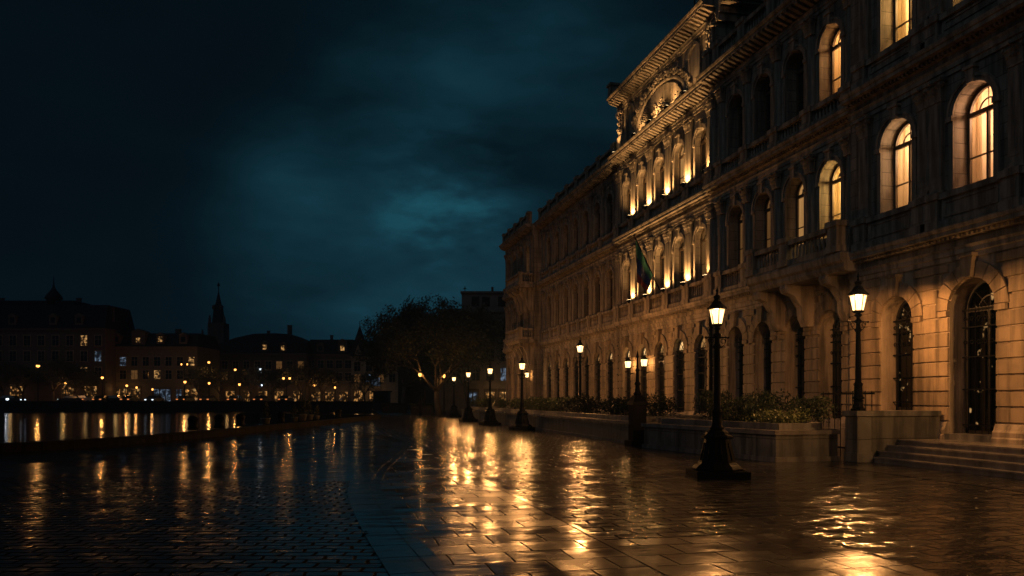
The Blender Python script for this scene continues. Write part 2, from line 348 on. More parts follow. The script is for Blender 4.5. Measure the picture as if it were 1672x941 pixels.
# ------------------------------------------------------------------ setting: ground, plaza, pond, far street
def sheet(name, pts, z, mat):
    me = bpy.data.meshes.new(name); me.from_pydata([(p[0], p[1], z) for p in pts], [], [tuple(range(len(pts)))])
    me.materials.append(mat); o = bpy.data.objects.new(name, me); COL.objects.link(o)
    if me.polygons[0].normal.z < 0:
        me.flip_normals()
    o['kind'] = 'structure'; return o
sheet('ground', [(-695, -295), (495, -295), (495, 595), (-695, 595)], -1.6, M['earth'])
RIM = [(-70, 8), (-40, 15.5), (-24, 20.5), (-15.5, 24.4), (-10, 28.3), (-7.3, 32.1), (-5.3, 36.6), (-3.8, 41.2), (-2.5, 45.6), (-1.1, 50), (.7, 55.6), (2.6, 61.6), (4.55, 67.7)]
def smooth_curve(P, k=4):
    out = []
    for i in range(len(P)-1):
        p0, p1, p2, p3 = (Vector(P[max(0, min(len(P)-1, j))]) for j in (i-1, i, i+1, i+2))
        for q in range(k):
            s = q/k
            out.append(.5*((2*p1)+(p2-p0)*s+(2*p0-5*p1+4*p2-p3)*s*s+(3*p1-p0-3*p2+p3)*s**3))
    out.append(Vector(P[-1])); return [(p.x, p.y) for p in out]
RIM = smooth_curve(RIM)
QD = 134.0                                   # distance of the far quay
qa, qb = at(-1400, QD), at(606, QD)
# plaza slab with the pond edge as its boundary (side walls go down into the water)
plaza = MB()
pts = [(-70, -40), (140, -40), (140, 190), (qb.x+30, 190), (qb.x, qb.y)] + [(5.6, 84)] + list(reversed(RIM))
plaza.poly_prism(pts, -1.55, 0)
plaza.build('plaza', M['sett'], kind='structure')
sheet('water', [(-600, -60), (12, -60), (12, 170), (-600, 170)], -.5, M['water'])
# curved border band between the cobbles and the flagstones
CUR = smooth_curve([(1.3, -3), (.95, 3), (.64, 7.9), (.47, 11.6), (.45, 15.5), (.85, 19.3), (1.35, 22.4), (1.9, 25.5), (2.4, 29.2), (2.55, 32), (2.3, 35.4), (1.5, 40), (.3, 45), (-.6, 49.6)], 5)
cob = [(-70, -40), (1.6, -40)] + CUR[:]      # cobbled court left of the border
def clip_side(y): return [p for p in CUR if p[1] <= y]
def isect_line(c0, n):                       # split CUR by the line through c0 with normal n
    return [p for p in CUR if (Vector(p)-c0).dot(n) <= 0], [p for p in CUR if (Vector(p)-c0).dot(n) > 0]
lc = Vector(at(570, 17.0).xy); ln = Vector(FV.xy)
near, far = isect_line(lc, ln)
lp = at(-900, 17.0)
sheet('cobble_court', [(lp.x, lp.y), (-70, -40), (1.6, -40)] + near, .004, M['cobble'])
rimnear = [p for p in RIM if p[1] < 49.6]
sheet('rim_pavement', near[-1:] + far + list(reversed([(p[0]+.02, p[1]-.02) for p in rimnear])) + [(lp.x, lp.y)], .004, M['slab'])
fl = [p for p in CUR if p[1] < 27]
sheet('flagstone_walk', fl + [(3.35, 27), (3.35, -40), (1.6, -40)], .004, M['flag'])
sheet('flagstone_apron', [(3.36, -40), (5.9, -40), (5.9, 9.2), (3.36, 9.2)], .004, M['flag'])
bd = MB()
def strip(mb, P, o0, o1, ln, z0, z1, gap=.012):
    acc = 0; segs = []; cur = [P[0]]
    Q = []
    for a, b_ in zip(P, P[1:]):
        d = (Vector(b_)-Vector(a)); n = max(1, int(d.length/ln + .5)); Q += [Vector(a)+d*(k/n) for k in range(n)]
    Q.append(Vector(P[-1]))
    nr = []
    for i, p in enumerate(Q):
        d = (Q[min(i+1, len(Q)-1)]-Q[max(i-1, 0)]).normalized(); nr.append(Vector((d.y, -d.x)))
    for i in range(len(Q)-1):
        d = (Q[i+1]-Q[i]).normalized()*gap
        a, b_ = Q[i]+d, Q[i+1]-d
        mb.poly_prism([a+nr[i]*o0, b_+nr[i+1]*o0, b_+nr[i+1]*o1, a+nr[i]*o1], z0, z1)
strip(bd, CUR, -.02, .40, .62, .001, .016)
strip(bd, CUR, .415, .60, .62, .001, .014)
bd.build('border_band', M['borderslab'], kind='structure')
# long straight channel stones that run with the facade
ch = MB()
for x, y0, y1 in ((3.27, -2, 27), (12.6, 6, 18.2)):
    y = y0
    while y < y1:
        l = rnd.uniform(1.1, 1.9); ch.box(x, x+.08, y, min(y+l-.02, y1), .001, .008 + rnd.random()*.003); y += l
ch.build('channel_stones', M['borderslab'], kind='structure')
# stone coping round the pond
rm = MB()
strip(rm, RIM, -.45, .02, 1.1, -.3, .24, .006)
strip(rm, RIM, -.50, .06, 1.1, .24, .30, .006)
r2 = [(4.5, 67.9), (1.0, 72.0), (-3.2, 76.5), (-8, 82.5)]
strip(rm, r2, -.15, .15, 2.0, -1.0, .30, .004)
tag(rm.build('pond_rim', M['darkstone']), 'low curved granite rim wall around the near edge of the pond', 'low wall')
# far quay and street
fq = MB()
far_pts = [at(-1400, QD), at(630, QD), at(650, QD+16), at(650, 330), at(-1400, 330)]
fq.poly_prism([(p.x, p.y) for p in far_pts], -1.55, .75); fq.build('far_street', M['street'], kind='structure')
qw = MB()
p0, p1 = at(-1400, QD-.35), at(628, QD-.35); q0, q1 = at(-1400, QD+.25), at(628, QD+.25)
qw.poly_prism([(p0.x, p0.y), (p1.x, p1.y), (q1.x, q1.y), (q0.x, q0.y)], -1.5, 1.05)
p0, p1 = at(-1400, QD-.5), at(628, QD-.5); q0, q1 = at(-1400, QD+.35), at(628, QD+.35)
qw.poly_prism([(p0.x, p0.y), (p1.x, p1.y), (q1.x, q1.y), (q0.x, q0.y)], 1.05, 1.2)
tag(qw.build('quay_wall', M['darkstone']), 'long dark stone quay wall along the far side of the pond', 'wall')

# ------------------------------------------------------------------ the palace
PL = Vector((18, 40, 0))
palace = thing('palace', 'long floodlit stone palace with arched windows and a tall carved attic', 'building', PL)
NL = -PL
def part(mb, name, mat, parent=palace, **kw):
    return mb.build(name, mat, parent, NL if parent is palace else (0, 0, 0), **kw)
def arch_line(w, sill, crown, n=12, inset=0.0, outset_bottom=0.0):
    r = w/2; sp = crown - r; r -= inset
    out = [(-r, sill+inset*0)]
    for k in range(n+1):
        a = PI - PI*k/n; out.append((r*math.cos(a), sp + r*math.sin(a)))
    out.append((r, sill)); return out
def wall_bay(mb, X, s0, s1, z0, z1, c, w, sill, crown, reveal):
    P = [(c+p[0], p[1]) for p in arch_line(w, sill, crown)]
    a, b_ = c-w/2, c+w/2
    mb.add([(X, s0, z0), (X, a, z0), (X, a, z1), (X, s0, z1)], [(0, 1, 2, 3)])
    mb.add([(X, b_, z0), (X, s1, z0), (X, s1, z1), (X, b_, z1)], [(0, 1, 2, 3)])
    if sill > z0 + .01: mb.add([(X, a, z0), (X, b_, z0), (X, b_, sill), (X, a, sill)], [(0, 1, 2, 3)])
    arc = P[1:-1]
    for p, q in zip(arc, arc[1:]):
        mb.add([(X, p[0], p[1]), (X, q[0], q[1]), (X, q[0], z1), (X, p[0], z1)], [(0, 1, 2, 3)])
    for p, q in zip(P, P[1:]):
        mb.add([(X, p[0], p[1]), (X, q[0], q[1]), (X+reveal, q[0], q[1]), (X+reveal, p[0], p[1])], [(0, 1, 2, 3)])
    mb.add([(X, a, sill), (X, b_, sill), (X+reveal, b_, sill), (X+reveal, a, sill)], [(0, 1, 2, 3)])
def ring(mb, c, sp, r0, r1, d0, d1, X, a0=0, a1=PI, n=14):
    vs = []; 
    for k in range(n+1):
        a = a0+(a1-a0)*k/n
        for r, d in ((r0, d0), (r0, d1), (r1, d1), (r1, d0)): vs.append((X-d, c+r*math.cos(a), sp+r*math.sin(a)))
    fs = [(4*k+i, 4*k+(i+1) % 4, 4*k+4+(i+1) % 4, 4*k+4+i) for k in range(n) for i in range(4)] + [(0, 1, 2, 3), (4*n+3, 4*n+2, 4*n+1, 4*n)]
    mb.add(vs, fs)
MC = {}; PANE_OF = []
def window_mesh(w, h, kind):
    """frame of an arched window; origin at the middle of the sill, in the plane of the glass"""
    key = ('frame', w, h, kind)
    if key in MC: return MC[key]
    mb = MB(); r = w/2; sp = h-r; fw = .085
    ring(mb, 0, sp, r-fw, r+.01, -.03, .05, 0)
    for sg in (-1, 1):
        mb.box(-.05, .03, min(sg*r, sg*(r-fw)), max(sg*r, sg*(r-fw)), 0, sp)
    mb.box(-.05, .03, -r, r, 0, .1); mb.box(-.065, .03, -r, r, sp-.06, sp+.06)
    mb.box(-.045, .03, -.035, .035, .1, sp-.06)
    for a in ((.5,) if kind != 'ground' else (.25, .5, .75)):
        ca, sa = math.cos(a*PI), math.sin(a*PI)
        mb.tube([(0, .06*ca, sp+.06*sa), (0, (r-.05)*ca, sp+(r-.05)*sa)], .018, 4, False)
    ring(mb, 0, sp, r*.42, r*.42+.035, -.01, .02, 0)
    if kind != 'ground':
        mb.box(-.035, .02, -r+fw, r-fw, sp*.42, sp*.42+.035)
    me = mb.mesh('window', M['wood'] if kind != 'ground' else M['darkframe']); MC[key] = me; return me
def pane_mesh(w, h, mat, part='all'):
    key = ('pane', w, h, mat, part)
    if key in MC: return MC[key]
    r = w/2-.02; sp = h-w/2; P = []
    if part in ('all', 'fan'):
        for k in range(17):
            a = PI*k/16; P.append((.0, r*math.cos(a), sp+r*math.sin(a)))
    if part == 'all': P += [(0, -r, .02), (0, r, .02)]
    if part == 'low': P = [(0, -r, .02), (0, r, .02), (0, r, sp), (0, -r, sp)]
    mb = MB(); mb.add(P, [tuple(range(len(P)))]); me = mb.mesh('pane', M[mat] if mat in M else None, False); MC[key] = me; PANE_OF.append((me, mat)); return me
def surround_mesh(w, h, depth):
    key = ('sur', w, h, depth)
    if key in MC: return MC[key]
    mb = MB(); r = w/2; sp = h-r; X = -depth
    ring(mb, 0, sp, r+.003, r+.12, -.02, .06, X); ring(mb, 0, sp, r+.12, r+.2, -.02, .10, X)
    for sg in (-1, 1):
        a, b_ = sorted((sg*(r+.003), sg*(r+.17))); mb.box(X-.05, X+.02, a, b_, .02, sp-.14)
        a, b_ = sorted((sg*(r-.0), sg*(r+.23))); mb.box(X-.1, X+.015, a, b_, sp-.14, sp-.003)
    mb.add([(X-d, y, z) for d in (.16, -.02) for y, z in ((-.1, h-.03), (.1, h-.03), (.15, h+.34), (-.15, h+.34))],
           [(0, 1, 2, 3), (7, 6, 5, 4)] + [(i, 4+i, 4+(i+1) % 4, (i+1) % 4) for i in range(4)])
    mb.box(X-.21, X-.0, -.19, .19, h+.343, h+.42)
    mb.box(X-.14, X+.01, -r-.26, r+.26, -.1, -.003)
    me = mb.mesh('surround', M['stone']); MC[key] = me; return me
def grille_mesh(w, h):
    key = ('gr', w, h)
    if key in MC: return MC[key]
    mb = MB(); r = w/2; sp = h-r; X = -.16
    n = 7
    for k in range(1, n):
        y = -r + w*k/n; mb.tube([(X, y, .02), (X, y, sp+.1)], .014, 4, False)
        mb.add([(X, y-.03, sp+.1), (X, y+.03, sp+.1), (X, y, sp+.22), (X-.02, y, sp+.14)], [(0, 1, 3), (1, 2, 3), (2, 0, 3)])
    for z in (.25, sp*.36, sp*.62, sp*.86, sp): mb.box(X-.012, X+.012, -r+.02, r-.02, z-.018, z+.018)
    for k in range(n):
        y = -r + w*(k+.5)/n
        for zz in (sp*.74, sp*.93): ring(mb, y, zz, .045, .06, -.008, .008, X, 0, 2*PI, 8)
    me = mb.mesh('grille', M['iron']); MC[key] = me; return me
ROOMS = []; ROOMW = 210
def add_window(X, c, w, sill, crown, reveal, lit='glass', kind='upper', fan=None, sur=True):
    h = crown-sill
    if kind == 'upper' and lit == 'lit': ROOMS.append((X, c, sill, crown, w)); lit = 'clear'
    f = inst('window', window_mesh(w, h, kind), palace, Vector((X+reveal-.04, c, sill))-PL)
    if fan and fan != lit:
        inst('pane', pane_mesh(w, h, lit, 'low'), f, (.012, 0, 0)); inst('pane', pane_mesh(w, h, fan, 'fan'), f, (.012, 0, 0))
    else: inst('pane', pane_mesh(w, h, lit), f, (.012, 0, 0))
    if sur: inst('surround', surround_mesh(w, h, round(reveal-.04, 3)), f, (0, 0, 0))
    if kind == 'ground': inst('grille', grille_mesh(w, h), f, (0, 0, 0))
    return f
def rust(mb, X, s0, s1, z0, z1, ops, course=.415, gap=.03, proud=.055):
    z = z0; k = 0
    while z < z1-.05:
        zt = min(z+course, z1); iv = [(s0, s1)]
        for c, w, sill, crown in ops:
            r = w/2; sp = crown-r; R = r+.42
            if zt <= sill+.02: continue
            if z >= crown+.42: continue
            hw = r+.004 if zt <= sp+.05 else (max(r+.004, math.sqrt(max(0, R*R-(max(z, sp)-sp)**2))) if z > sp-.3 else r+.004)
            nv = []
            for a, b_ in iv:
                if b_ <= c-hw or a >= c+hw: nv.append((a, b_)); continue
                if a < c-hw: nv.append((a, c-hw))
                if b_ > c+hw: nv.append((c+hw, b_))
            iv = nv
        for a, b_ in iv:
            if b_-a < .04: continue
            n = max(1, int((b_-a)/1.25+.5)); e = [a+(b_-a)*i/n for i in range(n+1)]
            for q0, q1 in zip(e, e[1:]):
                g = .012 if n > 1 else 0; p = proud+rnd.uniform(-.006, .006)
                mb.add([(X+.01, q0+g, z+gap/2), (X+.01, q1-g, z+gap/2), (X+.01, q1-g, zt-gap/2), (X+.01, q0+g, zt-gap/2),
                        (X-p, q0+g+.012, z+gap/2+.015), (X-p, q1-g-.012, z+gap/2+.015), (X-p, q1-g-.012, zt-gap/2-.015), (X-p, q0+g+.012, zt-gap/2-.015)],
                       [(4, 5, 6, 7), (0, 1, 5, 4), (1, 2, 6, 5), (2, 3, 7, 6), (3, 0, 4, 7)])
        z = zt; k += 1
def voussoirs(mb, X, c, w, crown, n=9, proud=.085):
    r = w/2; sp = crown-r
    for k in range(n):
        a0 = PI*k/n+.012; a1 = PI*(k+1)/n-.012; p = proud
        if k == n//2: continue
        ring(mb, c, sp, r+.004, r+.42, -.02, p, X, a0, a1, 3)
    mb.add([(X-d, c+y, z) for d in (.2, -.02) for y, z in ((-.12, crown+.0), (.12, crown+.0), (.2, crown+.56), (-.2, crown+.56))],
           [(0, 1, 2, 3), (7, 6, 5, 4)] + [(i, 4+i, 4+(i+1) % 4, (i+1) % 4) for i in range(4)])
    mb.box(X-.25, X, c-.24, c+.24, crown+.562, crown+.64)
    for sg in (-1, 1):
        a, b_ = sorted((c+sg*(r+.004), c+sg*(r+.36))); mb.box(X-.11, X+.01, a, b_, sp-.16, sp-.01)
def cornice_mb(X, s0, s1, z, scale, dent=True, fr=.55):
    """entablature whose top is at z; scale = projection"""
    mb = MB(); p = scale
    prof = [(-.15, z-fr-.35), (.05, z-fr-.35), (.05, z-fr-.22), (.09, z-fr-.2), (.09, z-fr-.08), (.14, z-fr), (.045, z-fr+.004), (.045, z-.36), (.12, z-.34), (.16, z-.25), (p*.5, z-.235), (p*.86, z-.225), (p*.86, z-.11), (p*.93, z-.1), (p, z-.012), (p, z+.02), (-.15, z+.05)]
    mb.prof_y(prof, s0, s1, X)
    if dent:
        st = .16 if scale < .6 else .34; s = s0+st*.3; w = st*.5
        while s+w < s1:
            if scale < .6: mb.box(X-.24, X-.12, s, s+w, z-.325, z-.237)
            else:
                mb.add([(X-d, y, zz) for y in (s, s+w) for d, zz in ((.1, z-.5), (.24, z-.46), (p*.82, z-.32), (p*.82, z-.23), (.1, z-.23))],
                       [(0, 1, 2, 3, 4), (9, 8, 7, 6, 5)] + [(i, 5+i, 5+(i+1) % 5, (i+1) % 5) for i in range(5)])
            s += st
    return mb
BAL = [(.045, 0), (.045, .05), (.03, .07), (.06, .2), (.05, .3), (.024, .42), (.03, .46), (.045, .48), (.045, .53)]
def balustrade_mesh(ln, h, solid=False, depth=.26):
    key = ('bal', round(ln, 2), h, solid)
    if key in MC: return MC[key]
    mb = MB(); y = ln/2; d = depth/2
    mb.box(-d-.03, d, -y, y, 0, .2); mb.box(-d-.05, d, -y, y, h-.16, h)
    if solid:
        mb.box(-d+.04, d-.02, -y, y, .2, h-.16)
        mb.box(-d+.01, -d+.039, -y+.12, y-.12, .28, .33); mb.box(-d+.01, -d+.039, -y+.12, y-.12, h-.28, h-.23)
        for sg in (-1, 1):
            a, b_ = sorted((sg*(y-.12), sg*(y-.17))); mb.box(-d+.012, -d+.039, a, b_, .332, h-.282)
    else:
        n = max(2, int(ln/.2)); k = (h-.36)/.53
        for i in range(n):
            mb.lathe([(r, z*k) for r, z in BAL], 6, (-.02, -y+ln*(i+.5)/n, .2))
    me = mb.mesh('balustrade', M['stone']); MC[key] = me; return me
def pedestal_mesh(w, h, depth=.36):
    key = ('ped', w, h, depth)
    if key in MC: return MC[key]
    mb = MB(); d = depth/2; y = w/2
    mb.box(-d-.05, d, -y-.05, y+.05, 0, .22); mb.box(-d, d, -y, y, .22, h-.17); mb.box(-d-.06, d, -y-.06, y+.06, h-.17, h+.012)
    mb.box(-d-.015, -d+.01, -y+.08, y-.08, .3, h-.26)
    me = mb.mesh('pedestal', M['stone']); MC[key] = me; return me
def capital_mesh(w):
    key = ('cap', w)
    if key in MC: return MC[key]
    mb = MB(); h = .58; d = .13
    vs = []; 
    mb.add([(-d-.02, -w/2, 0), (-d-.02, w/2, 0), (.02, w/2, 0), (.02, -w/2, 0), (-d-.1, -w/2-.07, h-.1), (-d-.1, w/2+.07, h-.1), (.02, w/2+.07, h-.1), (.02, -w/2-.07, h-.1)],
           [(0, 1, 5, 4), (1, 2, 6, 5), (2, 3, 7, 6), (3, 0, 4, 7), (4, 5, 6, 7)])
    mb.box(-d-.03, .02, -w/2-.02, w/2+.02, -.05, .0)
    mb.box(-d-.16, .02, -w/2-.13, w/2+.13, h-.097, h)
    for row, (z, o, n, hh) in enumerate(((.02, .035, 4, .2), (.17, .075, 3, .2))):
        for k in range(n):
            y = (-w/2)+(w)*(k+.5)/n; hw = w/n*.38; x = -d-.02-o*.5
            mb.add([(x, y-hw, z), (x, y+hw, z), (x-.02, y+hw*1.1, z+hh*.6), (x-.02, y-hw*1.1, z+hh*.6), (x-.085, y+hw*.7, z+hh), (x-.085, y-hw*.7, z+hh), (x-.10, y, z+hh*.8)],
                   [(0, 1, 2, 3), (3, 2, 4, 5), (5, 4, 6)])
    for sg in (-1, 1):
        for r, dd in ((.085, .15), (.05, .18)):
            vs = [(-d-q, sg*(w/2+.05)+r*math.cos(a*PI/4), h-.17+r*math.sin(a*PI/4)) for q in (.0, dd-.05) for a in range(8)]
            mb.add(vs, [(i, (i+1) % 8, 8+(i+1) % 8, 8+i) for i in range(8)] + [tuple(range(8, 16))])
    mb.lathe([(.0, -.06), (.06, -.04), (.07, 0), (.05, .05), (0, .07)], 6, (-d-.15, 0, h-.07))
    me = mb.mesh('capital', M['stone']); MC[key] = me; return me
def pilaster_mesh(w, h, rnd_col=False):
    key = ('pil', w, round(h, 2), rnd_col)
    if key in MC: return MC[key]
    mb = MB(); y = w/2
    if rnd_col:
        r = w/2
        mb.lathe([(r*1.25, 0), (r*1.25, .1), (r*1.32, .13), (r*1.1, .19), (r*1.2, .24), (r*1.0, .3), (r*1.0, h*.4), (r*.86, h)], 14, (-.02, 0, 0))
        mb.box(-r*1.35, .03, -r*1.35, r*1.35, -.12, 0)
    else:
        mb.box(-.19, .02, -y-.07, y+.07, 0, .14); mb.box(-.16, .02, -y-.035, y+.035, .14, .24); mb.box(-.13, .02, -y, y, .24, h)
        mb.box(-.142, -.12, -y+.07, y-.07, .4, h-.15)
    me = mb.mesh('pilaster', M['stone']); MC[key] = me; return me
def add_pilaster(X, c, z0, z1, w=.5, column=False):
    h = z1-z0-.58
    p = inst('column' if column else 'pilaster', pilaster_mesh(w, h, column), palace, Vector((X, c, z0))-PL)
    inst('capital', capital_mesh(w*.9 if column else w), p, (-.08 if column else 0, 0, h))
    return p

Z1, Z2, Z3 = 6.45, 11.65, 16.75           # tops of the three cornices
SEC = []
def section(X, s0, s1, cents, pil, w0, w1, w2, lits1, lits2, gfan, column=False, glit=None, gs=None, crowns=(4.9, 10.25, 15.15), sills=(1.0, 7.5, 12.5), solid=False, top='balustrade', depth=.52, z0=0.0, pw=.46):
    gd = depth+.1 if depth > .4 else depth-.04
    ops = gs or [(c, w0, sills[0], crowns[0]) for c in cents]
    # ground storey: core wall, rusticated courses, voussoirs
    core = MB(); edges = [s0] + [(a[0]+b_[0])/2 for a, b_ in zip(ops, ops[1:])] + [s1]
    for (c, w, sl, cr), a, b_ in zip(ops, edges, edges[1:]): wall_bay(core, X, a, b_, z0, Z1-.5, c, w, sl, cr, gd+.02)
    part(core, 'wall', M['stone'])
    rw = MB(); rust(rw, X, s0, s1, z0+1.1, Z1-.93, ops)
    for c, w, sl, cr in ops: voussoirs(rw, X, c, w, cr)
    part(rw, 'rustication', M['rust'])
    seq = [s0] + [v for c, w, sl, cr in ops for v in (c-w/2-.01, c+w/2+.01)] + [s1]
    for a, b_ in zip(seq[0::2], seq[1::2]):
        if b_-a > .1:
            pb = MB(); pb.prof_y([(-.02, z0), (.2, z0), (.2, z0+.7), (.17, z0+.74), (.17, z0+.86), (.13, z0+.92), (.1, z0+1.0), (.07, z0+1.08), (-.02, z0+1.08)], a, b_, X); part(pb, 'base_moulding', M['stone'])
    for i, (c, w, sl, cr) in enumerate(ops):
        add_window(X, c, w, sl, cr, gd, (glit or {}).get(i, 'glass'), 'ground', gfan.get(i), sur=False)
    part(cornice_mb(X, s0, s1, Z1, .42), 'cornice', M['stone'])
    # upper storeys
    for fl_, (zb, zt, w, lits) in enumerate(((Z1, Z2, w1, lits1), (Z2, Z3, w2, lits2))):
        sl, cr = sills[fl_+1], crowns[fl_+1]
        mb = MB(); ed = [s0] + [(a+b_)/2 for a, b_ in zip(cents, cents[1:])] + [s1]
        for c, a, b_ in zip(cents, ed, ed[1:]): wall_bay(mb, X, a, b_, zb-.02, zt-.5, c, w, sl, cr, depth)
        part(mb, 'wall', M['stone_wall'])
        for i, c in enumerate(cents): add_window(X, c, w, sl, cr, depth, lits.get(i, 'glass'))
        for c in pil:
            add_pilaster(X, c, sl-.06, zt-.92, .42 if column else pw, column)
            inst('pedestal', pedestal_mesh(max(.52, pw+.08), round(sl-zb-.06, 2)), palace, Vector((X-.12, c, zb+.04))-PL)
        cs = sorted(list(pil))
        for a, b_ in zip(cs, cs[1:]):
            if b_-a > .9:
                inst('balustrade', balustrade_mesh(b_-a-max(.62, pw+.18), round(sl-zb-.09, 2), solid), palace, Vector((X-.1, (a+b_)/2, zb+.04))-PL)
        part(cornice_mb(X, s0, s1, zt, .46 if fl_ == 0 else .78), 'cornice', M['stone'])
    if top == 'balustrade':
        cs = sorted(list(pil))
        for a, b_ in zip(cs, cs[1:]):
            if b_-a > .9: inst('balustrade', balustrade_mesh(b_-a-.62, .95, solid), palace, Vector((X-.25, (a+b_)/2, Z3+.04))-PL)
        for c in cs: inst('pedestal', pedestal_mesh(.56, 1.1), palace, Vector((X-.25, c, Z3+.04))-PL)

# entrance end (towards the photographer)
XR = 17.0
section(XR, 9.0, 23.15, [12.0, 15.0, 18.0, 20.95], [10.4, 13.5, 16.55, 19.25, 19.72, 22.35], 1.5, 1.36, 1.36,
        {0: 'lit', 2: 'lit', 3: 'lit'}, {2: 'lit', 3: 'lit'}, {}, gs=[(12.0, 1.5, 1.37, 4.85), (15.0, 1.5, 1.37, 4.85), (18.05, 1.62, .75, 5.0), (20.95, 1.42, 1.37, 4.85)],
        glit={2: 'glint', 3: 'glint'}, solid=True, z0=0.0)
# recessed range with half columns
XM = 17.7
section(XM, 23.2, 34.35, [25.2, 27.42, 29.72, 31.95], [24.0, 26.3, 28.55, 30.85, 33.1, 34.0], 1.3, 1.22, 1.22,
        {0: 'lit', 1: 'litdim', 2: 'litfaint', 3: 'litfaint'}, {0: 'lit'}, {}, column=True)
# floodlit central pavilion
XP = 18.0
PC = [35.9, 38.35, 40.8, 43.25, 45.7]
section(XP, 34.4, 47.15, PC, [34.72, 37.12, 39.57, 42.02, 44.47, 46.85], 1.3, 1.2, 1.2,
        {0: 'litfaint'}, {1: 'litdim'}, {0: 'litdim', 1: 'lit', 2: 'litdim', 3: 'lit', 4: 'lit'}, crowns=(4.85, 10.15, 15.0), top=None, depth=.33, pw=.66)
# long far wing
XL = 18.25
LC = [49.4+2.42*k for k in range(7)]
section(XL, 47.2, 66.4, LC, [47.75]+[50.61+2.42*k for k in range(6)]+[65.6], 1.3, 1.15, 1.15, {}, {}, {0: 'lit', 1: 'litdim', 4: 'litdim', 5: 'litdim', 6: 'lit'}, depth=.30)
XT = 17.55
TC = [68.2, 70.6, 73.0, 75.4]
section(XT, 66.45, 77.0, TC, [67.0, 69.4, 71.8, 74.2, 76.6], 1.3, 1.15, 1.15, {}, {0: 'litdim'}, {})

# rooms behind the lit windows
clear = bpy.data.materials.new('clear_window_glass'); clear.use_nodes = True; nt = clear.node_tree; nt.nodes.clear()
o_ = N(nt, 'ShaderNodeOutputMaterial'); tr_ = N(nt, 'ShaderNodeBsdfTransparent'); gl_ = N(nt, 'ShaderNodeBsdfGlossy', Roughness=.03); mx_ = N(nt, 'ShaderNodeMixShader'); mx_.inputs[0].default_value = .06
L(nt, tr_, 0, mx_, 1); L(nt, gl_, 0, mx_, 2); L(nt, mx_, 0, o_, 0); M['clear'] = clear
M['roomwall'] = plain('cream_room_wall', (.66, .58, .46), .9, 0, 1.2, .12, 0)
m, nt, b = new_mat('cream_curtain'); M['curtain'] = m; b.inputs['Base Color'].default_value = (.66, .56, .42, 1); b.inputs['Roughness'].default_value = .9
tl_ = N(nt, 'ShaderNodeBsdfTranslucent'); tl_.inputs[0].default_value = (.85, .74, .56, 1); ms_ = N(nt, 'ShaderNodeMixShader'); ms_.inputs[0].default_value = .65
L(nt, b, 0, ms_, 1); L(nt, tl_, 0, ms_, 2); L(nt, ms_, 0, [n_ for n_ in nt.nodes if n_.type == 'OUTPUT_MATERIAL'][0], 0)
for me_, mt_ in PANE_OF:
    if mt_ == 'clear': me_.materials.clear(); me_.materials.append(clear)
for X, c, z0, z1, w in ROOMS:
    h = z1-z0; a, b_ = c-w/2-.35, c+w/2+.35
    q = MB(); x0, x1 = X+.60, X+2.3
    q.add([(x0, a, z0-.5), (x1, a, z0-.5), (x1, b_, z0-.5), (x0, b_, z0-.5), (x0, a, z1+.25), (x1, a, z1+.25), (x1, b_, z1+.25), (x0, b_, z1+.25)], [(0, 1, 2, 3), (4, 7, 6, 5), (0, 4, 5, 1), (2, 6, 7, 3), (1, 5, 6, 2)])
    q.box(x1-.06, x1-.002, a+.02, b_-.02, z1-.12, z1-.02); q.box(x1-.04, x1-.002, a+.02, b_-.02, z0+.6, z0+.66)
    cy = rnd.uniform(a+.5, b_-.5); q.box(x1-.05, x1-.003, cy-.35, cy+.35, z0+1.0, z0+1.9)
    part(q, 'room', M['roomwall'])
    q = MB()
    for y0, y1 in ((a+.08, a+.45+rnd.uniform(0, .25)), (b_-.42-rnd.uniform(0, .2), b_-.08)):
        n = 16; vs = []
        for k in range(n+1):
            y = y0+(y1-y0)*k/n; d = .05*math.sin(k*1.9)+.02*math.sin(k*.7); vs += [(x0+.16+d, y, z0-.3), (x0+.16+d*.6, y, z1+.2)]
        q.add(vs, [(2*k, 2*k+2, 2*k+3, 2*k+1) for k in range(n)], True)
    part(q, 'curtain', M['curtain'])
    light('POINT', 'room_light', Vector((X+1.35, c+rnd.uniform(-.15, .15), z1-.25-rnd.uniform(0, .5)))-PL, ROOMW*rnd.uniform(.7, 1.25), (1.0, rnd.uniform(.50, .62), rnd.uniform(.19, .32)), palace, .25)

# body of the palace behind its front and the roofs
bk = MB()
for X, a, b_ in ((XR, 9.05, 23.15), (XM, 23.16, 34.38), (XP, 34.39, 47.17), (XL, 47.18, 66.4), (XT, 66.41, 76.9)): bk.box(X+2.45, 36, a, b_, 0, Z3-.6)
bk.box(17.02, 36, 8.9, 9.02, 0, Z3); bk.box(17.6, 36, 76.98, 77.1, 0, Z3)
for X, a, b_ in ((XR, 9.02, 9.06), (XR, 23.02, 23.16), (XM, 23.17, 23.19), (XL, 47.16, 47.19), (XT, 66.42, 66.5), (XT, 76.9, 76.96)): bk.box(X+.003, X+2.44, a, b_, 0, Z3-.1)
bk.box(XP+.004, XP+2.44, 34.36, 34.42, 0, Z3-.1); 
part(bk, 'core_wall', M['stone_wall'])
rf = MB()
for X, a, b_ in ((XR, 9, 23.2), (XM, 23.2, 34.4), (XL, 47.2, 66.4), (XT, 66.4, 77)):
    rf.add([(X+.3, a, Z3+.02), (X+.3, b_, Z3+.02), (X+4, b_, Z3+1.0), (X+4, a, Z3+1.0), (36, a, Z3+1.0), (36, b_, Z3+1.0)], [(0, 1, 2, 3), (3, 2, 5, 4)])
part(rf, 'roof', M['slate'])

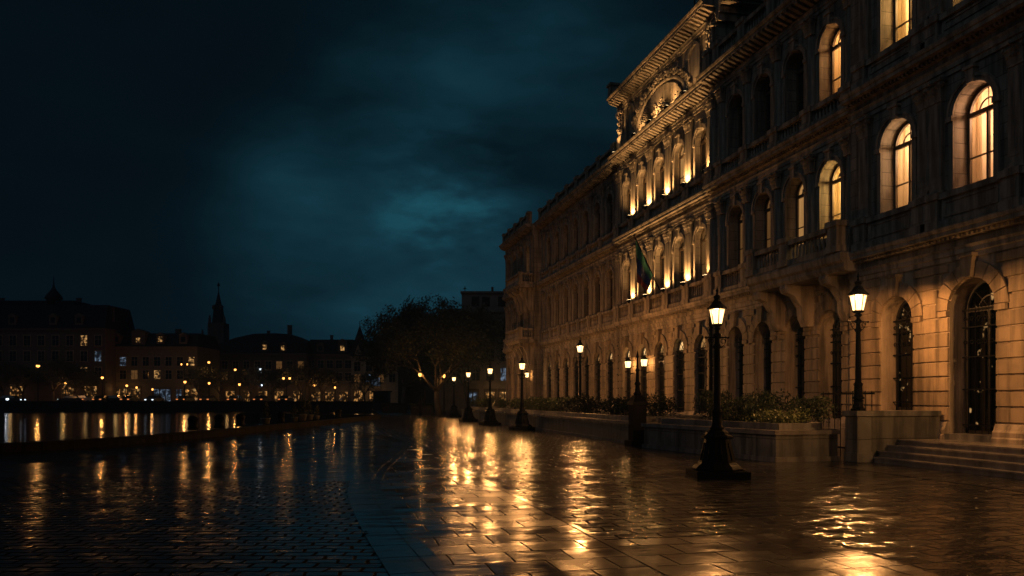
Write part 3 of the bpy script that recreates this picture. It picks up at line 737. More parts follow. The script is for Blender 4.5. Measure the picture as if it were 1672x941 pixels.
# attic of the pavilion
ZA = 20.45
at_ = MB(); XA = XP+.02
at_.box(XA, XA+9, 34.45, 47.1, Z3-.1, ZA-.3)
at_.prof_y([(-.02, Z3), (.16, Z3), (.16, Z3+.3), (.1, Z3+.36), (-.02, Z3+.36)], 34.46, 47.09, XA)
part(at_, 'attic_wall', M['stone_wall'])
part(cornice_mb(XA, 34.3, 47.25, ZA, .85), 'attic_cornice', M['stone'])
# moulded return of the cornice along the end facing the photographer
rt = MB()
for (p, z0, z1) in ((.2, ZA-.9, ZA-.55), (.3, ZA-.55, ZA-.24), (.7, ZA-.235, ZA-.1), (.84, ZA-.1, ZA+.05)): rt.box(XA+.01, XA+9, 34.43-p, 34.44, z0, z1)
part(rt, 'attic_cornice', M['stone'])
# pierced cresting along the roof edge
cr = MB()
s = 34.9; XC = XA-.45
cr.box(XC-.08, XC+.08, 34.6, 46.9, ZA+.05, ZA+.14)
while s < 46.6:
    ring(cr, s+.16, ZA+.14, .1, .15, -.03, .03, XC, 0, PI, 7)
    cr.add([(XC-.03, s+.16-.04, ZA+.28), (XC+.03, s+.16-.04, ZA+.28), (XC+.03, s+.16+.04, ZA+.28), (XC-.03, s+.16+.04, ZA+.28), (XC, s+.16, ZA+.46)], [(0, 1, 4), (1, 2, 4), (2, 3, 4), (3, 0, 4)])
    s += .34
cr.box(XC-.04, XC+.04, 34.6, 46.9, ZA+.285, ZA+.32)
part(cr, 'roof_cresting', M['iron'])
ac = MB(); ac.frus(XC, 47.0, ZA+.05, ZA+.75, .3, .3, .24, .24); ac.frus(XC, 47.0, ZA+.75, ZA+.9, .34, .34, .34, .34)
ac.frus(XC, 34.7, ZA+.05, ZA+.35, .3, .3, .24, .24)
part(ac, 'corner_block', M['stone'])
pr = MB()
pr.add([(XA+.4, 34.6, ZA), (XA+.4, 47, ZA), (XA+9, 47, ZA), (XA+9, 34.6, ZA), (XA+2.2, 36, ZA+1.6), (XA+2.2, 45.6, ZA+1.6), (XA+7, 45.6, ZA+1.6), (XA+7, 36, ZA+1.6)],
       [(0, 1, 5, 4), (1, 2, 6, 5), (2, 3, 7, 6), (3, 0, 4, 7), (4, 5, 6, 7)])
part(pr, 'roof', M['slate'])
fn = MB(); fn.lathe([(.09, 0), (.05, .3), (.04, 1.0), (.15, 1.08), (.15, 1.2), (.04, 1.3), (.03, 2.2), (.1, 2.28), (.02, 2.4), (.005, 3.0)], 8, (XC+.9, 37.6, ZA))
part(fn, 'roof_finial', M['iron'])
# great lunette with shell reeds, scrolls and garlands, flanked by niches
lu = MB(); LCN, LZ = 40.85, Z3+.52
RA, RB = 3.35, 1.75
def ell(a, k=1.0): return (LCN+RA*k*math.cos(a), LZ+RB*k*math.sin(a))
n = 44
vs = []
for k in range(n+1):
    a = PI*k/n
    for kk, d in ((.94, .05), (.955, .11), (.98, .14), (1.02, .13), (1.04, .03)): y, z = ell(a, kk); vs.append((XA-d, y, z))
lu.add(vs, [(5*k+i, 5*k+i+1, 5*k+6+i, 5*k+5+i) for k in range(n) for i in range(4)])
for k in range(40):                        # reeds that fan out from the middle
    a0 = PI*(k+.1)/40; a1 = PI*(k+.9)/40; am = (a0+a1)/2
    p = [ell(a0, .28), ell(a1, .28), ell(a1, .88), ell(a0, .88), ell(am, .3), ell(am, .86)]
    lu.add([(XA-.03, *p[0]), (XA-.03, *p[1]), (XA-.03, *p[2]), (XA-.03, *p[3]), (XA-.12, *p[4]), (XA-.17, *p[5])], [(0, 4, 5, 3), (4, 1, 2, 5), (3, 5, 2), (0, 1, 4)])
def blob(mb, x, y, z, r, sx=1.0):
    mb.lathe([(0, -r), (r*.7, -r*.7), (r, 0), (r*.7, r*.7), (0, r)], 7, (x, y, z))
for k in range(33):                        # leafy scrolls round the rim
    a = PI*(k+.5)/33; y, z = ell(a, 1.11+.05*(k % 2)); r = .13+.05*((k*7) % 3)/2
    ring(lu, y, z, r*.45, r, .02, .16+.05*(k % 2), XA, 0, 2*PI, 8)
    if k % 3 == 1: blob(lu, XA-.2, *ell(a, 1.2), .09)
for sg in (-1, 1):                         # low garlands and leaves inside the lunette
    for q in range(9):
        t_ = q/8; blob(lu, XA-.10, LCN+sg*(.25+2.5*t_), LZ+.22+.16*math.sin(t_*PI*3)+.1*(1-t_), .11-.03*t_)
    for q in range(5): blob(lu, XA-.12, LCN+sg*(.12+.1*q), LZ+.45+.17*q-.02*q*q, .12-.012*q)
lu.box(XA-.3, XA, LCN-RA-.35, LCN+RA+.35, LZ-.18, LZ-.003)
part(lu, 'lunette_relief', M['stone'])
for c in (36.6, 45.1):
    nm = MB(); 
    ring(nm, c, Z3+2.1, .5, .66, .0, .12, XA); nm.box(XA-.1, XA, c-.66, c-.5, Z3+.45, Z3+2.1); nm.box(XA-.1, XA, c+.5, c+.66, Z3+.45, Z3+2.1)
    nm.box(XA-.22, XA, c-.75, c+.75, Z3+.37, Z3+.447)
    P = arch_line(1.0, Z3+.45, Z3+2.6)
    nm.add([(XA-.004, c+p[0], p[1]) for p in P], [tuple(range(len(P)))])
    part(nm, 'niche', M['stone'])
for c in (34.85, 46.7):
    pm = MB(); pm.box(XA-.2, XA, c-.36, c+.36, Z3+.36, Z3+1.25)
    pm.box(XA-.14, XA, c-.3, c+.3, Z3+1.25, ZA-.92)
    for k in range(7):
        z = Z3+1.5+k*.2
        blob(pm, XA-.19, c+.13*(1 if k % 2 else -1), z, .11); blob(pm, XA-.17, c-.12*(1 if k % 2 else -1), z+.08, .08)
    pm.box(XA-.26, XA, c-.4, c+.4, ZA-1.1, ZA-.92)
    part(pm, 'carved_pier', M['stone'])

# roof house of the far wing, posts
rh = MB(); rh.box(20.5, 27, 57.5, 65.5, Z3+.5, Z3+2.3); rh.box(20.2, 27.2, 57.3, 65.7, Z3+2.3, Z3+2.5); part(rh, 'roof_house', M['slate'])
# balcony of the mid range on scrolled consoles
bc = MB(); XB = 16.35
bc.prof_y([(-1.3, Z1-.55), (.12, Z1-.55), (.2, Z1-.42), (.2, Z1-.3), (.3, Z1-.22), (.34, Z1-.02), (.3, Z1+.06), (-1.3, Z1+.06)], 22.7, 28.6, XB+.25)
part(bc, 'balcony', M['stone'])
def console(mb, X, c, z1, ln, ht, w=.3):
    P = [(0, z1), (ln, z1), (ln+.03, z1-.12), (ln-.06, z1-.28), (ln*.7, z1-.38), (ln*.45, z1-ht*.55), (ln*.42, z1-ht*.8), (ln*.3, z1-ht), (0, z1-ht)]
    mb.add([(X-d, c+s*w/2, z) for s in (-1, 1) for d, z in P], [tuple(range(9)), tuple(reversed(range(9, 18)))] + [(i, 9+i, 9+(i+1) % 9, (i+1) % 9) for i in range(9)])
    for yy in (-w/2-.012, w/2+.012):
        for r0, r1, cx, cz in ((.07, .12, ln-.14, z1-.17), (.04, .08, ln*.28, z1-ht+.16)):
            vs = [(X-cx+r1*math.cos(a*PI/5), c+yy+q, cz+r1*math.sin(a*PI/5)) for q in (-.02, .02) for a in range(10)]
            mb.add(vs, [tuple(range(10)), tuple(reversed(range(10, 20)))] + [(i, (i+1) % 10, 10+(i+1) % 10, 10+i) for i in range(10)])
for c in (23.9, 26.3, 28.2):
    cm = MB(); console(cm, XM, c, Z1-.56, 1.25, 1.5, .36); part(cm, 'console', M['stone'])
bx = XB+.12
for a, b_ in ((23.5, 25.7), (26.3, 28.05)): inst('balustrade', balustrade_mesh(b_-a, .9), palace, Vector((bx, (a+b_)/2, Z1+.08))-PL)
for c in (23.1, 26.0, 28.33): inst('pedestal', pedestal_mesh(.5, 1.02, .44), palace, Vector((bx, c, Z1+.08))-PL)
# corner balconies of the end tower
for zb, c0, c1 in ((Z1+.35, 66.2, 71.2), (Z2-.1, 66.2, 71.2)):
    bb = MB(); XO = XT-1.35
    bb.prof_y([(-1.4, zb-.3), (-.1, zb-.3), (.0, zb-.15), (.08, zb-.1), (.08, zb), (-1.4, zb)], c0, c1, XO)
    part(bb, 'balcony', M['stone'])
    inst('balustrade', balustrade_mesh(c1-c0-.7, .95), palace, Vector((XO+.12, (c0+c1)/2, zb))-PL)
    inst('balustrade', balustrade_mesh(1.0, .95), palace, Vector((XO+.75, c0+.14, zb))-PL, -PI/2)
    for c in (c0+.16, c1-.2): inst('pedestal', pedestal_mesh(.32, 1.0, .32), palace, Vector((XO+.14, c, zb))-PL)
    for c in (c0+.5, c0+1.9, c0+3.3, c1-.4):
        cm = MB(); console(cm, XT, c, zb-.303, 1.2, 1.9, .34); part(cm, 'console', M['stone'])
# drainpipes in the internal corners
for X, s in ((XL-.12, 47.45), (XM-.12, 34.12)):
    dp = MB(); dp.tube([(X, s, .2), (X, s, Z1-.9)], .09, 8); 
    for z in (1.4, 3.2, 5.0): dp.box(X-.11, X+.11, s-.12, s+.12, z, z+.08)
    part(dp, 'drainpipe', M['iron'])
# threshold and double leaves of the entrance
dm = MB(); dm.box(XR-.16, XR+.5, 17.2, 18.9, .6, .76); part(dm, 'threshold', M['granite'])
# floodlights on the ledges of the pavilion, each with its own lamp
fm = MB(); fm.box(-.1, .08, -.14, .14, 0, .13); fm.box(-.03, .03, -.04, .04, -.06, 0); fme = fm.mesh('floodlight', M['iron'])
fl2 = MB(); fl2.box(-.085, .065, -.125, .125, .132, .14); flm = fl2.mesh('lens', M['spotglass'])
def flood(x, s, z, w, aim=(0.42, 0, 1), ang=140):
    f = inst('floodlight', fme, palace, Vector((x, s, z))-PL); inst('lens', flm, f, (0, 0, 0))
    l = light('SPOT', 'floodlight_lamp', (0, 0, .2), w, (1.0, .54, .19), f, .04, spot_size=math.radians(ang), spot_blend=.85)
    l.rotation_euler = Vector(aim).to_track_quat('-Z', 'Y').to_euler()
    return f
FLOODW = 430
for c in (37.12, 39.57, 42.02, 44.47):
    flood(XP-.40, c, 7.45, FLOODW); flood(XP-.40, c, 12.45, FLOODW*1.1)
flood(XP-.40, 34.72, 7.45, FLOODW*.5); flood(XP-.40, 34.72, 12.45, FLOODW*.5)
for c, wt_ in ((38.6, 130), (40.85, 260), (43.1, 130)): flood(XA-.66, c, Z3+.1, wt_, (.30, 0, 1), 120)
for c in (34.95, 46.65): flood(XA-.60, c, Z3+.1, 420, (.16, 0, 1), 60)
flood(XA-.6, 36.6, Z3+.1, 50, (.3, 0, 1), 100)
# wall lanterns between the ground windows of the pavilion
lm = MB(); lm.frus(0, 0, -.02, .05, .1, .1, .12, .12); lm.frus(0, 0, .42, .62, .17, .17, .03, .03); lm.tube([(0, 0, .6), (0, 0, .75)], .015, 5)
lm.tube([(.0, 0, -.02), (.0, 0, -.2), (.2, 0, -.3), (.42, 0, -.25)], .022, 6)
for i in (-1, 1):
    for j in (-1, 1): lm.tube([(i*.11, j*.11, .05), (i*.15, j*.15, .42)], .012, 4, False)
lme = lm.mesh('wall_lantern', M['iron'])
lg = MB(); lg.add([(i*.105, j*.105, .05) for i, j in ((-1, -1), (1, -1), (1, 1), (-1, 1))] + [(i*.145, j*.145, .42) for i, j in ((-1, -1), (1, -1), (1, 1), (-1, 1))], [(k, (k+1) % 4, 4+(k+1) % 4, 4+k) for k in range(4)])
lgm = lg.mesh('glass', M['lampglass'])
for X, c, z, w in ((XR, 13.9, 2.45, 400), (XP, 44.47, 3.5, 55), (XP, 42.02, 3.5, 60), (XT, 67.0, 3.5, 40)):
    w_ = inst('wall_lantern', lme, palace, Vector((X-.45, c, z))-PL); inst('glass', lgm, w_, (0, 0, 0))
    light('POINT', 'wall_lantern_lamp', (0, 0, .24), w, (1.0, .47, .14), w_, .05)

# flag on a slanting pole
fg = thing('flag', 'dark flag hanging limp from a slanting pole on the palace front', 'flag', (17.75, 40.0, 7.3))
pm = MB(); TIP = Vector((-1.62, 0, 3.15)); pm.tube([(0.1, 0, -.2), TIP], [.045, .03], 8); pm.lathe([(.0, -.06), (.06, 0), (.0, .08)], 8, TIP); pm.build('pole', M['iron'], fg)
m, nt, b = new_mat('flag_cloth'); t = N(nt, 'ShaderNodeUVMap'); sx = N(nt, 'ShaderNodeSeparateXYZ'); L(nt, t, 0, sx, 0)
rr = ramp(nt, [(0, (.20, .02, .02)), (.22, (.02, .03, .13)), (.5, (.02, .035, .11)), (.62, (.015, .10, .07))], 'CONSTANT'); L(nt, sx, 'Y', rr, 0); L(nt, rr, 0, b, 'Base Color'); b.inputs['Roughness'].default_value = .8
fm_ = MB(); nu, nv = 12, 14
for j in range(nv+1):
    for i in range(nu+1):
        q = i/nu; v_ = j/nv
        base = TIP*(.95-.60*q*(1-.40*v_)); drop = 2.3*v_*(1-.25*q)
        fm_.v.append((base.x+.05*math.sin(q*9+v_*2)*v_+.10*v_, base.y+.14*math.sin(q*11+1.2*v_)*(.3+v_)*.7, base.z-drop))
fm_.f = [(j*(nu+1)+i, j*(nu+1)+i+1, (j+1)*(nu+1)+i+1, (j+1)*(nu+1)+i) for j in range(nv) for i in range(nu)]; fm_.sm = [True]*len(fm_.f)
fo = fm_.build('cloth', m, fg, recalc=False)
uv = fo.data.uv_layers.new(name='UVMap')
for p in fo.data.polygons:
    for li in p.loop_indices:
        vi = fo.data.loops[li].vertex_index; uv.data[li].uv = ((vi % (nu+1))/nu, 1-(vi//(nu+1))/nv)

# ------------------------------------------------------------------ steps, cheek wall, planters
st = MB(); X0 = [14.5, 14.83, 15.17, 15.5]
for k, x in enumerate(X0): 
    y = 6.0
    while y < 19.04:
        y2 = min(y+1.9, 19.05); st.box(x, 16.95, y+.003, y2-.003, -.02+.15*k, .15*(k+1)-.045); st.box(x-.03, 16.95, y+.003, y2-.003, .15*(k+1)-.045, .15*(k+1)); y = y2
tag(st.build('entrance_steps', M['coping']), 'four broad wet stone steps leading up to the palace door', 'steps')
ck = MB(); ck.box(14.42, 16.86, 19.06, 19.5, 0, 1.24); ck.box(14.3, 16.86, 19.0, 19.56, 1.24, 1.39)
ck.box(14.0, 14.43, 18.78, 19.3, 0, 1.26); ck.box(13.94, 14.49, 18.72, 19.36, 1.26, 1.4); ck.box(13.97, 14.46, 18.75, 19.33, -.01, .26)
tag(ck.build('cheek_wall', M['granite_wall']), 'stone side wall of the entrance steps with a lamp pier', 'wall')
rl = thing('iron_railing', 'short black iron railing behind the lamp pier beside the steps', 'railing', (15.0, 20.6, 0))
rb = MB()
for k in range(9): rb.tube([(0, k*.28-1.1, .0), (0, k*.28-1.1, 1.95)], .014, 5)
rb.build('bars', M['iron'], rl); rt_ = MB()
for z in (.25, 1.85): rt_.box(-.02, .02, -1.2, 1.25, z, z+.05)
rt_.build('rail', M['iron'], rl)

def offset_poly(P, d):
    n = len(P); out = []
    ar = sum(P[i][0]*P[(i+1) % n][1]-P[(i+1) % n][0]*P[i][1] for i in range(n)); sg = 1 if ar > 0 else -1
    for i in range(n):
        a, b_, c = Vector(P[i-1]), Vector(P[i]), Vector(P[(i+1) % n])
        d1 = (b_-a).normalized(); d2 = (c-b_).normalized()
        n1 = Vector((d1.y, -d1.x))*sg; n2 = Vector((d2.y, -d2.x))*sg
        bis = (n1+n2).normalized(); out.append(tuple(b_+bis*(d/max(.4, bis.dot(n1)))))
    return out
def planter(P, label, ground=.95):
    t = thing('planter', label, 'planter', (sum(p[0] for p in P)/len(P), sum(p[1] for p in P)/len(P), 0))
    def pp(mb, nm, mat): o = mb.build(nm, mat, t, -t.location); return o
    w = MB(); w.poly_prism(P, 0.1, .74); pp(w, 'wall', M['granite_wall'])
    b_ = MB(); b_.poly_prism(offset_poly(P, .05), 0, .13); pp(b_, 'base_course', M['granite'])
    c = MB(); c.poly_prism(offset_poly(P, .07), .742, .86); pp(c, 'coping', M['coping'])
    u = MB(); IP = offset_poly(P, -.5)
    strip(u, IP+[IP[0]], -.15, .15, 1.5, .86, 1.04, .02); pp(u, 'kerb', M['granite'])
    s_ = MB(); s_.poly_prism(offset_poly(P, -.6), .84, ground); pp(s_, 'soil', M['soil'])
    return t
planter([(11.2, 66.0), (11.22, 28.05), (15.3, 28.05), (15.3, 67.0), (12, 67.2)], 'long low stone planter filled with a row of dark bushes')
planter([(10.98, 26.3), (11.95, 19.44), (13.9, 19.5), (14.9, 21.6), (15.3, 26.3)], 'short stone planter with angled front next to the entrance steps')

# shrubs
def leaf_cloud(mb, n, fn, size, rg):
    for _ in range(n):
        p = Vector(fn()); a = Vector((rg.uniform(-1, 1), rg.uniform(-1, 1), rg.uniform(-.6, 1))).normalized()
        x = a.cross(Vector((rg.random()-.5, rg.random()-.5, rg.random()-.5))).normalized(); y = a.cross(x); s = size*rg.uniform(.6, 1.4)
        mb.add([p-x*s, p-y*s*.45, p+x*s, p+y*s*.45], [(0, 1, 2, 3)])
def shrub_mesh(seed, rx, ry, h, n=1500, size=.05):
    rg = random.Random(seed); mb = MB(); lob = [(rg.uniform(-.55, .55)*rx, rg.uniform(-.6, .6)*ry, rg.uniform(.3, .65)*h, rg.uniform(.35, .6)) for _ in range(9)]
    def f():
        cx, cy, cz, k = rg.choice(lob); d = Vector((rg.gauss(0, 1), rg.gauss(0, 1), rg.gauss(0, 1))).normalized()*(rg.random()**.3)
        return (cx+d.x*k*rx, cy+d.y*k*ry, max(.02, cz+d.z*k*h*.85))
    leaf_cloud(mb, n, f, size, rg); return mb
def stems(mb, rg, rx, ry, h):
    for k in range(7):
        a = rg.uniform(0, 2*PI); mb.tube([(.05*math.cos(a), .05*math.sin(a), -.05), (.4*rx*math.cos(a), .4*ry*math.sin(a), h*.55)], [.02, .008], 5)
SH = [(shrub_mesh(5+i, .95, 1.35, .95, 1900).mesh('foliage', M['hedge'], False)) for i in range(4)]
stm = MB(); stems(stm, random.Random(3), .95, 1.35, .9); STM = stm.mesh('stem', M['bark'])
RSH = [(shrub_mesh(50+i, .62, .62, .95, 1200, .045).mesh('foliage', M['hedge'], False)) for i in range(2)]
def shrub(me, x, y, z, rz, sc, label):
    t = thing('shrub', label, 'shrub', (x, y, z), rz, 'shrubs in the stone planters'); t.scale = (sc[0], sc[1], sc[2])
    inst('foliage', me, t, (0, 0, 0)); inst('stem', STM, t, (0, 0, 0)); return t
ordn = ['first', 'second', 'third', 'fourth', 'fifth', 'sixth', 'seventh', 'eighth', 'ninth', 'tenth', 'eleventh', 'twelfth', 'thirteenth']
for k in range(11):
    shrub(SH[k % 4], 12.7+rnd.uniform(-.1, .5), 29.7+k*2.35, .92, rnd.uniform(-.3, .3), (1.05, 1.0, rnd.uniform(.85, 1.15)), f'dark spreading bush, {ordn[k]} from the near end of the long planter')
for k, (x, y) in enumerate(((12.2, 55.4), (12.0, 58.2), (12.2, 61.2), (12.0, 64.3))):
    shrub(RSH[k % 2], x, y, .92, k, (1, 1, 1), f'clipped round bush, {ordn[k]} of four at the far end of the long planter')
for k, (x, y, h) in enumerate(((13.4, 25.4, 1.25), (13.0, 23.9, 1.1), (14.2, 24.4, 1.2), (13.6, 22.6, 1.1), (14.3, 21.6, 1.0))):
    shrub(SH[(k+1) % 4], x, y, .92, k*.7, (.85, .62, h), f'dark tall bush, {ordn[k]} from the far end of the short planter')
gs_ = MB(); gs_ = shrub_mesh(77, .95, .7, .6, 2200, .04); lamplit_leaves = gs_.mesh('foliage', M['hedgelit'], False)
shrub(lamplit_leaves, 13.05, 20.75, .9, 0, (1, 1, 1), 'low yellow green bush catching lamp light at the corner of the short planter')

# ------------------------------------------------------------------ street lamps
LAMPW = 210
def lantern_parts(t, z, k, glass='lampglass', n=6):
    """lantern with its foot at height z, k = size"""
    fr = MB(); fr.lathe([(.05*k, -.12*k), (.085*k, -.08*k), (.045*k, -.05*k), (.11*k, -.02*k), (.125*k, .0), (.115*k, .02*k)], n, (0, 0, z), PI/6, False)
    for i in range(n):
        a = 2*PI*i/n+PI/6; fr.tube([(.11*k*math.cos(a), .11*k*math.sin(a), z), (.175*k*math.cos(a), .175*k*math.sin(a), z+.34*k)], .011*k, 4, False)
    fr.build('lantern_frame', M['iron'], t)
    rf_ = MB(); rf_.lathe([(.215*k, .335*k), (.22*k, .36*k), (.13*k, .45*k), (.085*k, .53*k), (.06*k, .56*k), (.075*k, .6*k), (.075*k, .63*k), (.03*k, .66*k), (.02*k, .72*k), (.035*k, .75*k), (.018*k, .78*k), (.003*k, .86*k)], n*2, (0, 0, z), PI/6, False)
    rf_.build('lantern_roof', M['iron'], t)
    gl = MB(); gl.lathe([(.105*k, .02*k), (.168*k, .334*k)], n, (0, 0, z), PI/6, False); gl.f = gl.f[:-2]; gl.sm = gl.sm[:-2]
    gl.build('glass', M[glass], t)
def arms(t, z, w, fancy=True):
    a = MB()
    for sg in (-1, 1):
        a.tube([(0, 0, z), (sg*w*.9, 0, z+.01)], [.022, .016], 6); blob(a, sg*w, 0, z+.01, .035); blob(a, sg*w*.8, 0, z+.01, .026)
        pts = [(sg*(.05+.6*w*math.sin(q*PI/2)*1), 0, z-.22+.2*(1-math.cos(q*PI/2))) for q in [i/6 for i in range(7)]]
        a.tube(pts, .011, 5)
        pts = [(sg*(w*.55+.05*math.cos(q)), 0, z-.075+.05*math.sin(q)) for q in [i*.7 for i in range(8)]]; a.tube(pts, .009, 5)
    a.build('crossbar', M['iron'], t)
def street_lamp(label, loc, rz=0, h=3.37, k=1.0, watts=LAMPW, base=True, group='iron lamps along the palace front', lit=True, up=.305):
    t = thing('street_lamp', label, 'street lamp', loc, rz, group)
    if base:
        bs = MB(); bs.box(-.575, .575, -.575, .575, 0, .16); 
        bs.lathe([(.54, .16), (.56, .2), (.50, .26), (.44, .3), (.40, .34), (.30, .76), (.28, .84), (.35, .87), (.35, .91), (.27, .95), (.25, 1.0), (.19, 1.04), (.16, 1.06)], 8, (0, 0, 0), PI/8, False)
        for q in range(8):
            a = q*PI/4+PI/4*0; bs.tube([(.36*math.cos(a), .36*math.sin(a), .38), (.27*math.cos(a), .27*math.sin(a), .76)], .03, 5)
        bs.build('base', M['iron'], t); z0 = 1.05
    else:
        bs = MB(); bs.lathe([(.2, 0), (.2, .05), (.14, .09), (.12, .25), (.15, .28), (.09, .33)], 8, (0, 0, 0), PI/8, False); bs.build('base', M['iron'], t); z0 = .32
    p = MB(); tp = h-.12*k
    p.lathe([(.15, z0), (.17, z0+.04), (.12, z0+.08), (.105, z0+.35), (.12, z0+.38), (.12, z0+.42), (.085, z0+.46), (.072, z0+(tp-z0)*.55), (.062, tp-.42), (.08, tp-.4), (.1, tp-.36), (.06, tp-.3), (.055, tp-.18), (.085, tp-.15), (.095, tp-.1), (.05, tp-.06), (.048, tp)], 12)
    for q in range(8):
        a = q*PI/4; p.tube([(.07*math.cos(a), .07*math.sin(a), z0+.5), (.055*math.cos(a), .055*math.sin(a), tp-.45)], .009, 4)
    p.build('post', M['iron'], t)
    arms(t, h-.29, .24*k); lantern_parts(t, h, k)
    if lit: light('POINT', 'lamp_light', (0, 0, h+up*k), watts*1.9, (1.0, .43, .125), t, .03)
    return t
street_lamp('tall black iron lamp with broad square foot alone on the wet plaza', (8.45, 16.1, 0), -YAW, 3.37, 1.0, 120)
street_lamp('black iron lamp on the stone pier at the foot of the entrance steps', (14.215, 19.04, 1.4), 0, 2.72, 1.28, 470, False, up=.315)
street_lamp('black iron lamp rising from the bushes of the long planter', (13.0, 39.7, .92), .2, 3.2, 1.0, 360, False, up=.2)
lp_ = street_lamp('black broad footed iron lamp before the middle of the long planter', (10.55, 42.4, 0), .1, 3.3, 1.0, 300, up=.155)
for lb, p in (('iron lamp just beyond the one at the middle of the long planter', (10.45, 50.6, 0)), ('iron lamp before the far bushes of the long planter', (10.5, 58.9, 0)), ('iron lamp at the far tip of the long planter beside the bare tree', (11.6, 72.6, 0))):
    c = copy_tree(lp_); c.location = p; c['label'] = lb
street_lamp('black iron lamp across the entrance steps, opposite the pier lamp', (14.15, 9.6, 1.4), 0, 1.95, 1.28, 190, False, up=.315)
pr2 = MB(); pr2.box(13.86, 14.46, 9.3, 9.9, 0, 1.26); pr2.box(13.8, 14.52, 9.24, 9.96, 1.26, 1.4); pr2.box(13.82, 14.5, 9.26, 9.94, -.01, .3)
tag(pr2.build('lamp_pier', M['granite_wall']), 'square stone pier carrying the lamp opposite the cheek wall', 'pier')
# unlit dark post in the gap between the planters
dp = thing('lamp_post', 'unlit dark iron post on a tall square pedestal between the planters', 'lamp post', (11.1, 27.2, 0))
q = MB(); q.box(-.36, .36, -.36, .36, 0, .2); q.box(-.25, .25, -.25, .25, .2, 1.5); q.frus(0, 0, 1.5, 1.62, .30, .30, .26, .26); q.frus(0, 0, 1.62, 1.85, .26, .26, .13, .13); q.build('pedestal', M['iron'], dp)
q = MB(); q.lathe([(.13, 1.85), (.16, 1.9), (.1, 1.98), (.08, 2.2), (.13, 2.26), (.07, 2.34), (.055, 2.7), (.09, 2.76), (.04, 2.84), (.03, 3.2), (.06, 3.25), (.0, 3.5)], 10); q.build('post', M['iron'], dp)

# lamps on the far quay and among the trees
def far_lamp(label, u, D, vl, z0=.75, watts=500, mat='lampglobe', double=False, r=.2, group='lamps along the far quay'):
    p = at(u, D, z0); h = EYE+(HZ-vl)*D/FPX-z0
    t = thing('street_lamp', label, 'street lamp', p, -YAW, group)
    q = MB(); q.lathe([(.18, 0), (.18, .3), (.1, .4), (.075, .9), (.055, h-.3), (.1, h-.25), (.1, h-.2)], 8); q.build('post', M['iron'], t)
    xs = (-.55, .55) if double else (0,)
    if double: q = MB(); q.tube([(-.55, 0, h-.2), (0, 0, h-.35), (.55, 0, h-.2)], .04, 6); q.build('bracket', M['iron'], t)
    for x in xs:
        q = MB(); q.lathe([(.08, h-.2), (r*.8, h-.12), (r, h), (r*.85, h+.14), (.05, h+.22)], 10, (x, 0, 0)); g = q.build('lamp_globe', M[mat], t)
        g.visible_shadow = True
        q = MB(); q.lathe([(r*.9, h+.15), (r*.7, h+.25), (.03, h+.38)], 10, (x, 0, 0)); q.build('lamp_cap', M['iron'], t)
        if watts: light('POINT', 'lamp_light', (x, -r-.16, h-.1), .27*watts/len(xs), SODIUM if mat == 'lampglobe' else (.8, .9, 1), t, .12)
    return t
FL = [('tall quay lamp standing alone in front of the domed corner house', 62, 135.2, 598, 900, 0, .3), ('quay lamp at the corner of the domed house and the ochre row', 167, 135.2, 617, 650, 0, .22),
      ('lamp before the lit shop awning of the ochre row', 207, 146, 630, 420, 0, .2), ('small lamp beside the lit awning of the ochre row', 223, 148, 633, 300, 0, .17),
      ('street lamp leaning over the arches of the domed house', 107, 148, 626, 300, 0, .2), ('small lamp beside the blue lit shop door', 249, 148, 636, 200, 0, .15),
      ('bright quay lamp before the spire of the church', 302, 135.2, 624, 650, 0, .23), ('tall lamp directly before the church spire', 341, 146, 592, 500, 0, .22),
      ('low lamp under the tall one before the church', 341.5, 138, 626, 420, 0, .2), ('tall lamp before the big grey roof', 384, 146, 604, 450, 0, .21),
      ('low quay lamp in front of the big grey roof', 391, 137, 628, 450, 0, .21), ('twin headed lamp under the tall chimney', 468, 142, 618, 500, 1, .2),
      ('lamp before the dark brick row between bare trees', 513, 146, 629, 350, 0, .18), ('lamp nearest the pale gabled house', 547, 148, 633, 280, 0, .16)]
for lb, u, D, v_, w, dbl, r in FL: far_lamp(lb, u, D, v_, .75, w, 'lampglobe', bool(dbl), r)
far_lamp('pale white lamp high above the big grey roof street', 425, 148, 603, .75, 25, 'whitelamp', False, .17)
far_lamp('pale low lamp under the high white one', 427.5, 146, 629, .75, 25, 'whitelamp', False, .14)
far_lamp('dim twin headed lamp left of the church spire', 301, 150, 595, .75, 60, 'lampglobe', True, .12)
far_lamp('single lamp among the bare branches of the big tree', 686, 82, 612, 0, 240, 'lampglobe', False, .19)
far_lamp('lamp hidden by the trunk of the big lit tree', 725, 84, 614, 0, 110, 'lampglobe', False, .13)

# ------------------------------------------------------------------ houses across the water
def flat_win(w, h):
    key = ('fw', w, h)
    if key in MC: return MC[key]
    mb = MB()
    for sg in (-1, 1): mb.box(*sorted((sg*w/2, sg*(w/2+.09))), -.06, .03, -.02, h+.02)
    mb.box(-w/2-.14, w/2+.14, -.1, .03, -.12, -.022); mb.box(-w/2-.14, w/2+.14, -.09, .03, h+.022, h+.16)
    mb.box(-.03, .03, -.02, .03, 0, h); mb.box(-w/2, w/2, -.02, .03, h*.62, h*.62+.05)
    me = mb.mesh('window', M['plasterE']); MC[key] = me; return me
def flat_pane(w, h, mat):
    key = ('fp', w, h, mat)
    if key in MC: return MC[key]
    mb = MB(); mb.add([(-w/2, .012, 0), (w/2, .012, 0), (w/2, .012, h), (-w/2, .012, h)], [(0, 1, 2, 3)]); me = mb.mesh('pane', M[mat], False); MC[key] = me; return me
